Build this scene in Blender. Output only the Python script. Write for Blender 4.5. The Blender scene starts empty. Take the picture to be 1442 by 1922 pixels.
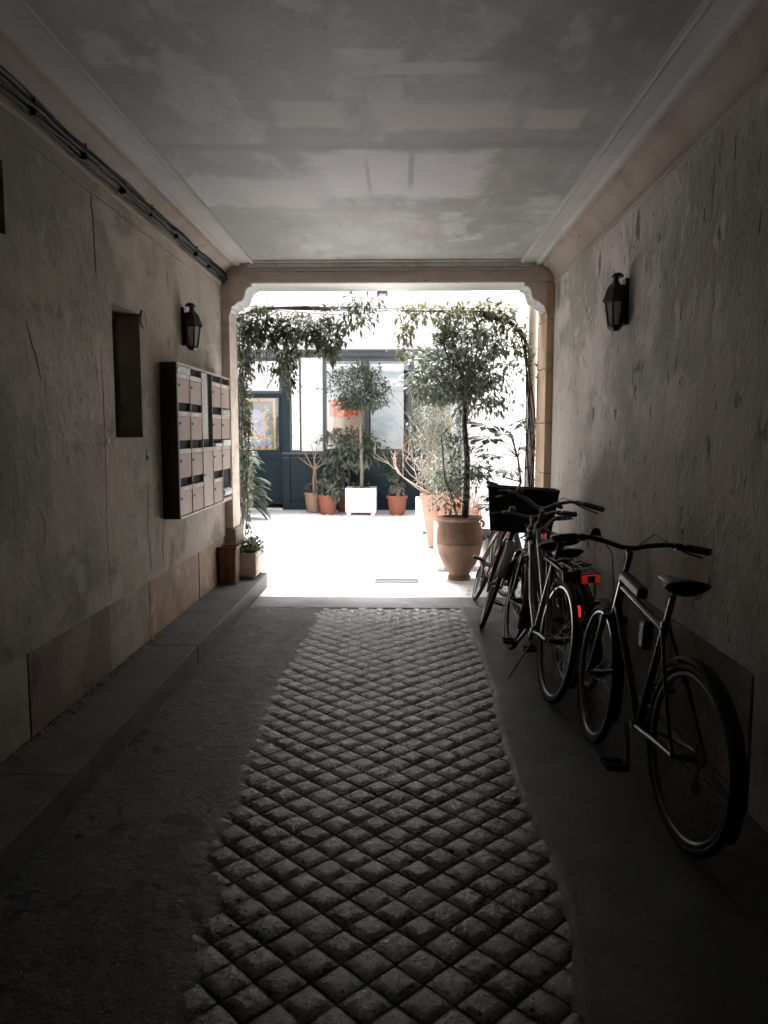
import bpy, math, random
from math import radians as R, sin, cos, pi, tan, atan
from mathutils import Vector as V, Matrix as M4, Quaternion

SC = bpy.context.scene
COL = SC.collection

# ------------------------------------------------------------------ camera
CAM_H, FPX, VX, VY = 1.52, 1444.0, 752.0, 812.0
PITCH = atan((961 - VY) / FPX)
YAW = atan((VX - 721) / FPX * cos(PITCH))
cam = bpy.data.cameras.new('camera')
cam.sensor_fit = 'VERTICAL'; cam.sensor_height = 36.0; cam.lens = 36.0 * FPX / 1922.0
cam.clip_start = 0.02; cam.clip_end = 500
co = bpy.data.objects.new('camera', cam); COL.objects.link(co)
co.location = (0, 0, CAM_H); co.rotation_euler = (pi / 2 - PITCH, 0, YAW)
SC.camera = co

# ------------------------------------------------------------------ light
SUN_EL, SUN_AZ = R(72), R(-20)      # azimuth measured from +Y towards +X
w = bpy.data.worlds.new('World'); SC.world = w; w.use_nodes = True
nt = w.node_tree; bg = nt.nodes['Background']
sky = nt.nodes.new('ShaderNodeTexSky'); sky.sky_type = 'NISHITA'; sky.sun_disc = False
sky.sun_elevation = SUN_EL; sky.sun_rotation = SUN_AZ
sky.dust_density = 3.0; sky.air_density = 1.0
hs = nt.nodes.new('ShaderNodeHueSaturation'); hs.inputs['Saturation'].default_value = 0.22
nt.links.new(sky.outputs[0], hs.inputs['Color']); nt.links.new(hs.outputs[0], bg.inputs['Color'])
bg.inputs['Strength'].default_value = 0.06
sd = bpy.data.lights.new('sun', 'SUN'); sd.energy = 3.0; sd.angle = R(25); sd.color = (1, 0.975, 0.955)
so = bpy.data.objects.new('sun', sd); COL.objects.link(so)
dirv = V((sin(SUN_AZ) * cos(SUN_EL), cos(SUN_AZ) * cos(SUN_EL), sin(SUN_EL)))
so.rotation_euler = dirv.to_track_quat('Z', 'Y').to_euler(); so.location = dirv * 30

SC.view_settings.view_transform = 'Standard'; SC.view_settings.look = 'None'
SC.view_settings.exposure = 2.66; SC.view_settings.gamma = 1.0
SC.render.engine = 'CYCLES'
cy = SC.cycles
cy.use_denoising = True
cy.max_bounces = 12; cy.diffuse_bounces = 8; cy.glossy_bounces = 4; cy.transparent_max_bounces = 16
cy.sample_clamp_indirect = 6.0

# ------------------------------------------------------------------ helpers
_f = V((-sin(YAW) * cos(PITCH), cos(YAW) * cos(PITCH), -sin(PITCH)))
_r = V((cos(YAW), sin(YAW), 0)); _u = _r.cross(_f)
def at(x, y, Y):
    """point of the place seen at photo position x, y on the plane of depth Y"""
    d = _f + _r * ((x - 721) / FPX) + _u * ((961 - y) / FPX)
    return V((0, 0, CAM_H)) + d * (Y / d.y)
def px(n, Y): return n * Y / FPX

class MB:
    def __init__(s): s.v = []; s.f = []; s.m = []
    def add(s, vs, fs, mi=0):
        o = len(s.v); s.v += [tuple(p) for p in vs]
        for q in fs: s.f.append(tuple(i + o for i in q)); s.m.append(mi)
    def box(s, x0, x1, y0, y1, z0, z1, mi=0, mat=None):
        vs = [V(p) for p in ((x0,y0,z0),(x1,y0,z0),(x1,y1,z0),(x0,y1,z0),(x0,y0,z1),(x1,y0,z1),(x1,y1,z1),(x0,y1,z1))]
        if mat: vs = [mat @ p for p in vs]
        s.add(vs, ((0,3,2,1),(4,5,6,7),(0,1,5,4),(1,2,6,5),(2,3,7,6),(3,0,4,7)), mi)
    def quad(s, a, b, c, d, mi=0): s.add((a, b, c, d), ((0,1,2,3),), mi)
    def tube(s, pts, r, seg=8, mi=0, closed=False, cap=True):
        pts = [V(p) for p in pts]; n = len(pts)
        rs = r if isinstance(r, (list, tuple)) else [r] * n
        rings = []; nrm = None
        for i in range(n):
            if closed: t = (pts[(i + 1) % n] - pts[i - 1])
            else: t = pts[min(i + 1, n - 1)] - pts[max(i - 1, 0)]
            if t.length < 1e-9: t = V((0, 0, 1))
            t.normalize()
            if nrm is None:
                nrm = t.orthogonal().normalized()
            nrm = (nrm - t * nrm.dot(t))
            if nrm.length < 1e-6: nrm = t.orthogonal()
            nrm.normalize(); bn = t.cross(nrm)
            rings.append([pts[i] + (nrm * cos(2*pi*k/seg) + bn * sin(2*pi*k/seg)) * rs[i] for k in range(seg)])
        vs = [p for g in rings for p in g]; fs = []
        for i in range(n if closed else n - 1):
            j = (i + 1) % n
            for k in range(seg):
                l = (k + 1) % seg
                fs.append((i*seg+k, i*seg+l, j*seg+l, j*seg+k))
        if cap and not closed:
            fs.append(tuple(range(seg))[::-1]); fs.append(tuple((n-1)*seg + k for k in range(seg)))
        s.add(vs, fs, mi)
    def lathe(s, prof, c=(0, 0, 0), seg=32, mi=0, rot=0.0, mat=None):
        c = V(c); vs = []; fs = []
        for r, z in prof:
            for k in range(seg):
                a = 2*pi*k/seg + rot
                p = V((r*cos(a), r*sin(a), z))
                if mat: p = mat @ p
                vs.append(p + c)
        for i in range(len(prof) - 1):
            for k in range(seg):
                l = (k + 1) % seg
                fs.append((i*seg+k, i*seg+l, (i+1)*seg+l, (i+1)*seg+k))
        if prof[0][0] > 1e-5: fs.append(tuple(range(seg))[::-1])
        if prof[-1][0] > 1e-5: fs.append(tuple((len(prof)-1)*seg + k for k in range(seg)))
        s.add(vs, fs, mi)
    def extrude(s, prof, fn, t0, t1, mi=0, closed=True):
        """prof: list of 2-D points; fn(a, b, t) -> 3-D point"""
        n = len(prof)
        vs = [fn(a, b, t0) for a, b in prof] + [fn(a, b, t1) for a, b in prof]
        fs = [(i, (i+1) % n, n + (i+1) % n, n + i) for i in range(n if closed else n - 1)]
        if closed: fs += [tuple(range(n))[::-1], tuple(range(n, 2*n))]
        s.add(vs, fs, mi)
    def leaf(s, b, d, up, L, W, fold=0.25, droop=0.0, mi=0):
        d = d.normalized(); sd_ = d.cross(up)
        if sd_.length < 1e-4: sd_ = d.orthogonal()
        sd_.normalize(); n = sd_.cross(d)
        m = b + d * (L * .45); t = b + d * L - n * (droop * L)
        l = m - sd_ * (W * .5) + n * (fold * W * .5); r_ = m + sd_ * (W * .5) + n * (fold * W * .5)
        s.add((b, r_, t, l, m), ((0, 1, 4), (1, 2, 4), (0, 4, 3), (4, 2, 3)), mi)
    def build(s, name, mats, parent=None, smooth=None, bevel=0.0):
        me = bpy.data.meshes.new(name); me.from_pydata(s.v, [], s.f)
        if not isinstance(mats, (list, tuple)): mats = [mats]
        for m in mats: me.materials.append(m)
        if len(mats) > 1: me.polygons.foreach_set('material_index', s.m)
        me.update()
        if smooth is not None:
            me.shade_smooth(); me.set_sharp_from_angle(angle=R(smooth))
        o = bpy.data.objects.new(name, me); COL.objects.link(o)
        if parent: o.parent = parent
        if bevel:
            b = o.modifiers.new('bevel', 'BEVEL'); b.width = bevel; b.segments = 2; b.limit_method = 'ANGLE'; b.angle_limit = R(40)
        return o

def tag(o, label=None, cat=None, group=None, kind=None):
    if label: o['label'] = label
    if cat: o['category'] = cat
    if group: o['group'] = group
    if kind: o['kind'] = kind
    return o
def thing(name, label, cat, loc=(0, 0, 0), rot=(0, 0, 0), group=None):
    o = bpy.data.objects.new(name, None); COL.objects.link(o); o.empty_display_size = .1
    o.location = loc; o.rotation_euler = rot
    return tag(o, label, cat, group)

# ------------------------------------------------------------------ materials
def mat(name, c, rough=.6, metal=0.0, layers=(), bump=None, spec=None, coat=0.0, rvar=0.0, bump2=None, spots=()):
    """layers: (colour, scale, stretch xyz, lo, hi, detail, amount); bump: (scale, strength, stretch, distance)"""
    m = bpy.data.materials.new(name); m.use_nodes = True
    t = m.node_tree; L = t.links; P = t.nodes['Principled BSDF']
    P.inputs['Roughness'].default_value = rough; P.inputs['Metallic'].default_value = metal
    if spec is not None: P.inputs['Specular IOR Level'].default_value = spec
    if coat: P.inputs['Coat Weight'].default_value = coat; P.inputs['Coat Roughness'].default_value = .15
    P.inputs['Base Color'].default_value = (*c, 1)
    if not layers and not bump: return m
    tc = t.nodes.new('ShaderNodeTexCoord')
    def noise(scale, stretch, detail=6, rough_=.6, dist=0.0, kind='noise'):
        mp = t.nodes.new('ShaderNodeMapping'); mp.inputs['Scale'].default_value = stretch
        mp.inputs['Location'].default_value = (random.uniform(-9, 9), random.uniform(-9, 9), random.uniform(-9, 9))
        L.new(tc.outputs['Object'], mp.inputs['Vector'])
        n = t.nodes.new('ShaderNodeTexNoise'); n.inputs['Scale'].default_value = scale
        n.inputs['Detail'].default_value = detail; n.inputs['Roughness'].default_value = rough_
        n.inputs['Distortion'].default_value = dist
        L.new(mp.outputs[0], n.inputs['Vector']); return n.outputs['Fac']
    cur = None
    for lay in layers:
        col, sc_, st, lo, hi = lay[:5]; det = lay[5] if len(lay) > 5 else 6; amt = lay[6] if len(lay) > 6 else 1.0
        dist = lay[7] if len(lay) > 7 else 0.0
        f = noise(sc_, st, det, .62, dist)
        mr = t.nodes.new('ShaderNodeMapRange'); mr.interpolation_type = 'SMOOTHSTEP'
        mr.inputs['From Min'].default_value = lo; mr.inputs['From Max'].default_value = hi
        mr.inputs['To Max'].default_value = amt
        L.new(f, mr.inputs['Value'])
        mx = t.nodes.new('ShaderNodeMix'); mx.data_type = 'RGBA'
        L.new(mr.outputs[0], mx.inputs['Factor'])
        if cur is None: mx.inputs['A'].default_value = (*c, 1)
        else: L.new(cur, mx.inputs['A'])
        mx.inputs['B'].default_value = (*col, 1); cur = mx.outputs['Result']
    for cen, rad, col, amt, wob, soft in spots:      # old repairs and repainted areas with an outline of their own
        mp = t.nodes.new('ShaderNodeMapping'); mp.vector_type = 'TEXTURE'
        mp.inputs['Location'].default_value = cen; mp.inputs['Scale'].default_value = rad
        nz = t.nodes.new('ShaderNodeTexNoise'); nz.inputs['Scale'].default_value = 2.6; nz.inputs['Detail'].default_value = 7; nz.inputs['Roughness'].default_value = .65
        L.new(tc.outputs['Object'], nz.inputs['Vector']); L.new(tc.outputs['Object'], mp.inputs['Vector'])
        vm = t.nodes.new('ShaderNodeVectorMath'); vm.operation = 'MULTIPLY_ADD'
        vm.inputs[1].default_value = (wob, wob, wob); L.new(nz.outputs['Color'], vm.inputs[0]); L.new(mp.outputs[0], vm.inputs[2])
        v2 = t.nodes.new('ShaderNodeVectorMath'); v2.operation = 'SUBTRACT'; v2.inputs[1].default_value = (wob / 2, wob / 2, wob / 2); L.new(vm.outputs[0], v2.inputs[0])
        ab = t.nodes.new('ShaderNodeVectorMath'); ab.operation = 'ABSOLUTE'; L.new(v2.outputs[0], ab.inputs[0])
        sx = t.nodes.new('ShaderNodeSeparateXYZ'); L.new(ab.outputs[0], sx.inputs[0])
        mxx = t.nodes.new('ShaderNodeMath'); mxx.operation = 'MAXIMUM'; L.new(sx.outputs[0], mxx.inputs[0]); L.new(sx.outputs[1], mxx.inputs[1])
        mr = t.nodes.new('ShaderNodeMapRange'); mr.interpolation_type = 'SMOOTHSTEP'
        mr.inputs['From Min'].default_value = 1 + soft; mr.inputs['From Max'].default_value = 1 - soft; mr.inputs['To Max'].default_value = amt
        L.new(mxx.outputs[0], mr.inputs['Value'])
        mx = t.nodes.new('ShaderNodeMix'); mx.data_type = 'RGBA'; L.new(mr.outputs[0], mx.inputs['Factor']); L.new(cur, mx.inputs['A'])
        mx.inputs['B'].default_value = (*col, 1); cur = mx.outputs['Result']
    if cur is not None: L.new(cur, P.inputs['Base Color'])
    if rvar:
        f = noise(6, (1, 1, 1)); mr = t.nodes.new('ShaderNodeMapRange')
        mr.inputs['From Min'].default_value = .3; mr.inputs['From Max'].default_value = .7
        mr.inputs['To Min'].default_value = rough - rvar; mr.inputs['To Max'].default_value = rough + rvar
        L.new(f, mr.inputs['Value']); L.new(mr.outputs[0], P.inputs['Roughness'])
    prev = None
    for b in (bump, bump2):
        if not b: continue
        f = noise(b[0], b[2] if len(b) > 2 else (1, 1, 1), 8, .65)
        bn = t.nodes.new('ShaderNodeBump'); bn.inputs['Strength'].default_value = b[1]
        bn.inputs['Distance'].default_value = b[3] if len(b) > 3 else .01
        L.new(f, bn.inputs['Height'])
        if prev: L.new(prev, bn.inputs['Normal'])
        prev = bn.outputs[0]
    if prev: L.new(prev, P.inputs['Normal'])
    return m

random.seed(7)
m_wall_l = mat('aged_plaster', (.43, .37, .30), .85, layers=(
    ((.26, .25, .195), 1.2, (1, .5, .7), .42, .60, 10, .95), ((.52, .455, .39), 2.4, (1, .5, .7), .50, .62, 10, .85),
    ((.18, .16, .115), 3.0, (1, .5, .7), .55, .67, 11, .8, .3), ((.34, .225, .17), 2.0, (1, .5, 1), .58, .70, 10, .6, .3),
    ((.15, .13, .105), 5, (1, 1.1, .4), .60, .70, 10, .6, .3), ((.45, .43, .375), 4, (1, 1, .8), .60, .625, 11, .55, .2), ((.11, .095, .075), 20, (1, 1, .8), .63, .69, 8, .6)),
    bump=(5, .6, (1, 1, .6), .04), bump2=(34, .7, (1, 1, 1), .008))
m_wall_r = mat('flaking_plaster', (.48, .44, .395), .85, layers=(
    ((.31, .30, .255), 1.2, (1, .5, .7), .42, .60, 10, .95), ((.60, .555, .51), 2.4, (1, .5, .6), .50, .62, 10, .85),
    ((.36, .285, .23), 1.7, (1, 1, .9), .54, .68, 10, .65, .3), ((.25, .25, .215), 2.8, (1, 1, .8), .55, .67, 10, .65, .3),
    ((.10, .09, .075), 4.5, (1, 1.15, .55), .645, .665, 11, .85, .3), ((.13, .115, .095), 12, (1, 1.1, .6), .635, .665, 9, .7, .3), ((.60, .55, .50), 6, (1, 1, .7), .61, .625, 10, .6, .2)),
    bump=(4, .7, (1, 1, .8), .05), bump2=(16, .9, (1, 1.1, .7), .016))
m_ceil = mat('painted_ceiling', (.37, .37, .358), .6, layers=(
    ((.24, .243, .225), 1.1, (1, .55, 1), .38, .62, 8, .9), ((.46, .455, .445), 1.9, (1, .6, 1), .52, .60, 11, .8),
    ((.20, .20, .185), 2.2, (.8, .7, 1), .53, .67, 10, .65), ((.32, .27, .225), 1.7, (1, .5, 1), .54, .64, 10, .65),
    ((.25, .24, .225), 6, (1.8, .35, 1), .56, .68, 10, .6), ((.42, .415, .40), 4.5, (1, .5, 1), .57, .68, 10, .5), ((.17, .165, .15), 15, (1, .5, 1), .63, .70, 9, .5)),
    bump=(5, .4, (.5, 1, 1), .012), bump2=(30, .3, (1, 1, 1), .004),
    spots=(((-.02, 4.86, 3.07), (.50, .42, 9), (.62, .605, .595), .75, .9, .16), ((.18, 3.98, 3.07), (.36, .17, 9), (.53, .50, .46), .7, 1.3, .22),
           ((-.45, 3.95, 3.07), (.18, .16, 9), (.55, .52, .47), .6, 1.0, .2), ((-.13, 3.36, 3.07), (.13, .06, 9), (.58, .58, .545), .7, 1.3, .3), ((.12, 3.47, 3.07), (.24, .05, 9), (.56, .56, .52), .7, .8, .2),
           ((.76, 4.02, 3.07), (.14, .13, 9), (.55, .52, .43), .6, 1.1, .2), ((-.1, 4.36, 3.07), (1.1, .05, 9), (.20, .195, .18), .75, .6, .4), ((0, 5.55, 3.07), (1.2, .06, 9), (.30, .28, .26), .6, .6, .5),
           ((.06, 4.75, 3.07), (.016, .30, 9), (.26, .245, .23), .8, .05, .5), ((-.20, 4.9, 3.07), (.012, .28, 9), (.30, .28, .27), .7, .05, .6), ((-.8, 5.2, 3.07), (.25, .3, 9), (.56, .54, .52), .6, 1.0, .25)))
m_border = mat('ceiling_border', (.47, .455, .44), .75, layers=(((.38, .365, .345), 2, (1, .5, 1), .42, .68, 7, .8), ((.30, .285, .26), 6, (1, .4, 1), .60, .75, 7, .5)))
m_mould = mat('moulding_plaster', (0.451, 0.404, 0.374), .8, layers=(
    ((0.340, 0.289, 0.246), 3, (2, .3, 2), .50, .72), ((0.238, 0.196, 0.162), 8, (1, .4, 1), .62, .74, 6, .6)), bump=(22, .25))
m_cove = mat('stained_cove', (0.345, 0.289, 0.244), .85, layers=(
    ((0.270, 0.217, 0.173), 1.6, (1, 1, 1), .42, .66), ((0.195, 0.150, 0.116), 5, (1, .5, 1.5), .58, .73, 7, .7),
    ((0.075, 0.064, 0.053), 14, (1, .25, 2), .69, .72, 4, .8)), bump=(18, .3))
m_stone = mat('sandstone', (.62, .45, .31), .85, layers=(
    ((.50, .35, .235), 3, (1, 1, 1), .45, .65), ((.68, .52, .39), 7, (1, 1, .6), .55, .7, 6, .6)), bump=(40, .35))
m_stone_d = mat('brown_stone', (.19, .138, .098), .85, layers=(
    ((.27, .215, .165), 3, (1, 1, 1), .46, .62, 10), ((.09, .068, .045), 5, (1, 1, .6), .54, .66, 10, .8)), bump=(14, .8, (1, 1, 1), .015))
m_stone_g = mat('grey_stone', (.37, .33, .27), .85, layers=(
    ((.26, .235, .185), 3, (1, 1, 1), .44, .60, 10), ((.42, .33, .25), 3, (1, 1, 1), .54, .66, 10, .8), ((.16, .14, .11), 5, (1, 1, .6), .58, .68, 10, .7)), bump=(14, .7, (1, 1, 1), .015))
m_stone_p = mat('pinkish_stone', (.38, .265, .19), .85, layers=(
    ((.27, .20, .14), 5, (1, 1, 1), .42, .62), ((.50, .40, .32), 7, (1, 1, 1), .55, .7), ((.13, .10, .07), 22, (1, 1, 1), .64, .70)), bump=(24, .6))
m_beam = mat('beam_stone', (.76, .66, .57), .85, layers=(
    ((.60, .50, .41), 5, (.5, 1, 2), .45, .68), ((.07, .055, .045), 16, (.22, 1, 1.6), .70, .72, 4, .9)), bump=(35, .3))
m_white = mat('white_paint', (.80, .79, .78), .7, layers=(((.70, .69, .67), 3, (1, 1, 1), .5, .75),))
m_soffit = mat('soffit_paint', (.78, .78, .76), .7, layers=(((.60, .58, .54), 7, (1, 1, 1), .55, .75),))
m_cwall = mat('courtyard_render', (.84, .83, .84), .85, layers=(((.78, .77, .78), 2, (1, 1, .5), .5, .72),), bump=(60, .1))
m_court = mat('pale_paving', (.74, .73, .73), .8, layers=(((.66, .65, .65), 2, (1, 1, 1), .45, .7), ((.58, .57, .57), 14, (1, 1, 1), .62, .72)), bump=(50, .2))
m_joint = mat('joint_dirt', (.022, .023, .02), .9)
def sett_mat(name, k, tint):
    c = lambda a, b, d: tuple(x * k * t_ for x, t_ in zip((a, b, d), tint))
    return mat(name, c(.125, .13, .127), .24, layers=(
        (c(.08, .085, .082), 5, (1, 1, 1), .4, .62), (c(.18, .18, .178), 9, (1, 1, 1), .5, .7),
        ((.012, .012, .012), 60, (1, 1, 1), .54, .61, 4, .95), (c(.34, .335, .33), 110, (1, 1, 1), .58, .66, 3, .6)),
        bump=(48, .55, (1, 1, 1), .010), bump2=(150, .4, (1, 1, 1), .003), rvar=.10, spec=.75)
m_sett = sett_mat('granite_sett', 1.0, (1, 1, 1)); m_sett2 = sett_mat('pale_granite_sett', 1.3, (1.03, 1, .97)); m_sett3 = sett_mat('dark_granite_sett', .68, (.97, 1, 1))
m_asph_r = mat('smooth_asphalt', (.06, .066, .064), .48, layers=(
    ((.045, .05, .048), 2.2, (1, 1, 1), .42, .62, 9), ((.11, .115, .11), 3.3, (1, .4, 1), .56, .70, 10, .6), ((.02, .02, .02), 45, (1, 1, 1), .60, .68), ((.16, .16, .155), 90, (1, 1, 1), .63, .70, 3, .6)), bump=(80, .6, (1, 1, 1), .006), bump2=(7, .5, (1, 1, 1), .02), rvar=.1)
m_asph_l = mat('rough_asphalt', (.038, .04, .039), .33, layers=(
    ((.06, .062, .06), 2.5, (1, 1, 1), .45, .65), ((.02, .02, .019), 60, (1, 1, 1), .5, .6), ((.42, .41, .40), 85, (1, 1, 1), .60, .67, 4, .85), ((.03, .03, .03), 2.0, (1, 1, 1), .52, .64, 9, .7)),  # pale aggregate speckle, its tone raised to paint in glints
    bump=(38, 1.0, (1, 1, 1), .035), bump2=(120, 1.0, (1, 1, 1), .006), rvar=.15)
m_concrete = mat('threshold_concrete', (.15, .15, .148), .6, layers=(((.10, .10, .098), 5, (1, 1, 1), .45, .65), ((.08, .08, .08), 60, (1, 1, 1), .60, .68)), bump=(60, .4))
m_kerb = mat('kerb_granite', (.115, .118, .112), .65, layers=(
    ((.08, .083, .079), 4, (1, 1, 1), .42, .66), ((.20, .195, .18), 14, (1, 1, 1), .60, .72, 7, .6), ((.04, .04, .04), 70, (1, 1, 1), .6, .67)), bump=(50, .7), bump2=(6, .6, (1, 1, 1), .02))
m_black = mat('black_metal', (.012, .012, .013), .42, layers=(((.02, .019, .017), 30, (1, 1, 1), .5, .7),), bump=(120, .1))
m_rubber = mat('rubber', (.012, .012, .012), .75)
m_chrome = mat('chrome', (.17, .175, .175), .32, 1.0)
m_alu = mat('brushed_aluminium', (.17, .175, .175), .42, 1.0)
m_wood_m = mat('mailbox_wood', (.43, .325, .25), .55, layers=(((.35, .25, .19), 3, (4, 1, .6), .42, .68), ((.48, .38, .31), 9, (5, 1, .4), .55, .72)), bump=(30, .1))
m_wood_r = mat('mailbox_wood_red', (.41, .27, .195), .5, layers=(((.32, .205, .15), 3, (4, 1, .6), .42, .68), ((.46, .33, .25), 9, (5, 1, .4), .55, .72)), bump=(30, .1))
m_wood_p = mat('mailbox_wood_pale', (.50, .41, .33), .5, layers=(((.43, .34, .27), 3, (4, 1, .6), .42, .68),), bump=(30, .1))
m_case = mat('mailbox_case', (.035, .024, .018), .5, layers=(((.06, .042, .032), 4, (1, 1, .4), .5, .7),))
m_strip = mat('mailbox_strip', (.50, .44, .39), .4)
m_dark = mat('cavity_shade_paint', (.006, .006, .006), .9)  # near-black paint standing in for the shade inside recesses
m_foil = mat('crumpled_film', (.5, .52, .5), .25, .7, bump=(18, 1.0, (1, 1, .5), .03))
m_paper = mat('paper', (.75, .75, .74), .7)
m_terra = mat('terracotta', (.25, .085, .05), .75, layers=(((.20, .07, .04), 6, (1, 1, 1), .45, .7), ((.34, .16, .11), 5, (1, 1, .6), .58, .74, 8, .5)), bump=(60, .15))
m_terra_b = mat('beige_clay', (.30, .19, .13), .75, layers=(((.25, .155, .105), 6, (1, 1, 1), .45, .7),))
m_terra_d = mat('dark_clay', (.20, .085, .055), .8)
m_urn = mat('weathered_clay', (.21, .122, .078), .8, layers=(
    ((.16, .095, .062), 4, (1, 1, 1.6), .42, .60, 9), ((.33, .215, .155), 5, (1, 1, 1), .54, .72, 7, .7), ((.10, .065, .045), 8, (1, 1, .5), .57, .70, 9, .7)), bump=(30, .5))
m_terra_p = mat('pale_clay', (.32, .18, .135), .8, layers=(((.27, .14, .10), 4, (1, 1, 1), .45, .7), ((.38, .25, .20), 5, (1, 1, .6), .55, .72)), bump=(40, .2))
m_wicker = mat('wicker', (.30, .155, .085), .6, layers=(((.17, .08, .045), 20, (1, 1, .2), .45, .62), ((.42, .24, .15), 30, (1, 1, 3), .58, .72)), bump=(90, .6, (1, 1, 3), .006))
m_bwicker = mat('black_wicker', (.012, .011, .010), .6, bump=(90, .8, (1, 1, 2), .006))
m_box = mat('planter_stone', (.60, .52, .46), .8, layers=(((.50, .42, .36), 6, (1, 1, 1), .45, .7), ((.34, .33, .27), 5, (1, 1, 1.5), .6, .75)), bump=(50, .2))
m_soil = mat('soil', (.035, .026, .018), .95, bump=(60, 1.0))
m_leaf = mat('leaf_dark', (.045, .065, .042), .38, layers=(((.075, .095, .06), 6, (1, 1, 1), .45, .65), ((.025, .038, .026), 11, (1, 1, 1), .5, .7)))
m_leaf_g = mat('leaf_grey', (.10, .125, .095), .45, layers=(((.15, .17, .13), 6, (1, 1, 1), .45, .65), ((.05, .07, .055), 9, (1, 1, 1), .5, .7)))
m_leaf_v = mat('leaf_vine', (.06, .075, .05), .38, layers=(((.13, .135, .075), 3, (1, 1, 1), .55, .7), ((.03, .045, .026), 8, (1, 1, 1), .48, .68)))
m_leaf_p = mat('leaf_pale', (.15, .19, .155), .5, layers=(((.22, .25, .215), 6, (1, 1, 1), .45, .65), ((.08, .11, .08), 5, (1, 1, 1), .5, .66)))
m_leaf_b = mat('leaf_bluish', (.34, .42, .41), .5)
m_bark = mat('bark', (.055, .042, .033), .9, layers=(((.09, .07, .055), 30, (1, 1, .3), .5, .65),), bump=(50, .6, (1, 1, .3)))
m_bark_g = mat('grey_bark', (.20, .17, .14), .9, layers=(((.13, .11, .09), 30, (1, 1, .3), .5, .65),))
m_cane = mat('pale_cane', (.27, .205, .155), .7)
m_straw = mat('dry_straw', (.46, .26, .17), .8)
m_teal = mat('teal_paint', (.0035, .0175, .0265), .5, spec=.3, layers=(((.0055, .021, .030), 4, (1, 1, 1), .45, .7),), bump=(40, .05))
m_fascia = mat('grey_fascia', (.085, .10, .11), .5)
m_frame = mat('window_frame_paint', (.06, .078, .086), .5)
m_shopin = mat('shop_interior', (.20, .17, .14), .9, layers=(((.10, .10, .09), 1.5, (1, 1, 1), .42, .6),))
m_glass_l = mat('lamp_glass', (.46, .48, .48), .12, .35, bump=(40, .5), spec=1.0)
m_red = mat('dark_red_paint', (.14, .018, .018), .35, coat=.3)
m_red2 = mat('red_paint', (.18, .022, .02), .35, coat=.3)
m_bgreen = mat('pale_green_paint', (.14, .165, .145), .35, coat=.3)
m_bblack = mat('black_gloss_paint', (.010, .010, .012), .28, coat=.5)
m_bblue = mat('dark_blue_paint', (.015, .03, .05), .35, coat=.3)
m_tan = mat('tan_mudguard', (.24, .22, .18), .5)
m_bgrey = mat('grey_mudguard', (.30, .31, .31), .4)
m_saddle = mat('saddle_vinyl', (.014, .014, .014), .42, bump=(60, .1))
def translucent(m, fac, tint):
    t = m.node_tree; P = t.nodes['Principled BSDF']; o = t.nodes['Material Output']
    tr = t.nodes.new('ShaderNodeBsdfTranslucent'); tr.inputs['Color'].default_value = (*tint, 1)
    x = t.nodes.new('ShaderNodeMixShader'); x.inputs[0].default_value = fac
    t.links.new(P.outputs[0], x.inputs[1]); t.links.new(tr.outputs[0], x.inputs[2]); t.links.new(x.outputs[0], o.inputs['Surface'])
m_leaf_u = mat('leaf_urn_tree', (.13, .155, .125), .30, layers=(((.22, .245, .20), 6, (1, 1, 1), .45, .65), ((.06, .078, .06), 11, (1, 1, 1), .5, .7)))
m_leaf_f = mat('leaf_broad', (.03, .042, .028), .6, layers=(((.05, .065, .04), 6, (1, 1, 1), .45, .65),))
for m_, tn in ((m_leaf, (.09, .115, .07)), (m_leaf_g, (.16, .19, .14)), (m_leaf_v, (.115, .135, .07)), (m_leaf_p, (.22, .26, .20)), (m_leaf_u, (.17, .20, .14))): translucent(m_, .25, tn)
m_leaf_y = mat('leaf_yellowish', (.15, .16, .095), .4, layers=(((.24, .22, .10), 3, (1, 1, 1), .52, .7), ((.08, .095, .06), 8, (1, 1, 1), .48, .68)))
translucent(m_leaf_y, .3, (.24, .26, .13))
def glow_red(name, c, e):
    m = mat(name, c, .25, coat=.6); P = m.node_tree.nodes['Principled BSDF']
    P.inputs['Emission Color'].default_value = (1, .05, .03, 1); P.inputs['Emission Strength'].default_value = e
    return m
m_refl = glow_red('red_lens_added_glow', (.75, .035, .02), .11)  # unlit tail light lens, emission added as its reflected glow
m_refl_d = glow_red('reflector_added_glow', (.60, .03, .02), .03)  # rack reflector, weak emission added to imitate light thrown back
m_gold = mat('gilt', (.62, .38, .15), .5, layers=(((.48, .27, .10), 18, (1, 1, 1), .5, .7),))
def glass(name, refl=.35, tint=(.86, .9, .92)):
    m = bpy.data.materials.new(name); m.use_nodes = True; t = m.node_tree; t.nodes.remove(t.nodes['Principled BSDF'])
    o = t.nodes['Material Output']; a = t.nodes.new('ShaderNodeBsdfTransparent'); a.inputs[0].default_value = (*tint, 1)
    g = t.nodes.new('ShaderNodeBsdfGlossy'); g.inputs['Roughness'].default_value = .03
    x = t.nodes.new('ShaderNodeMixShader'); x.inputs[0].default_value = refl
    t.links.new(a.outputs[0], x.inputs[1]); t.links.new(g.outputs[0], x.inputs[2]); t.links.new(x.outputs[0], o.inputs['Surface'])
    return m
m_glass = glass('shop_glass', .42)
m_glass2 = glass('poster_glass', .10, (.96, .97, .97))

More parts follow.
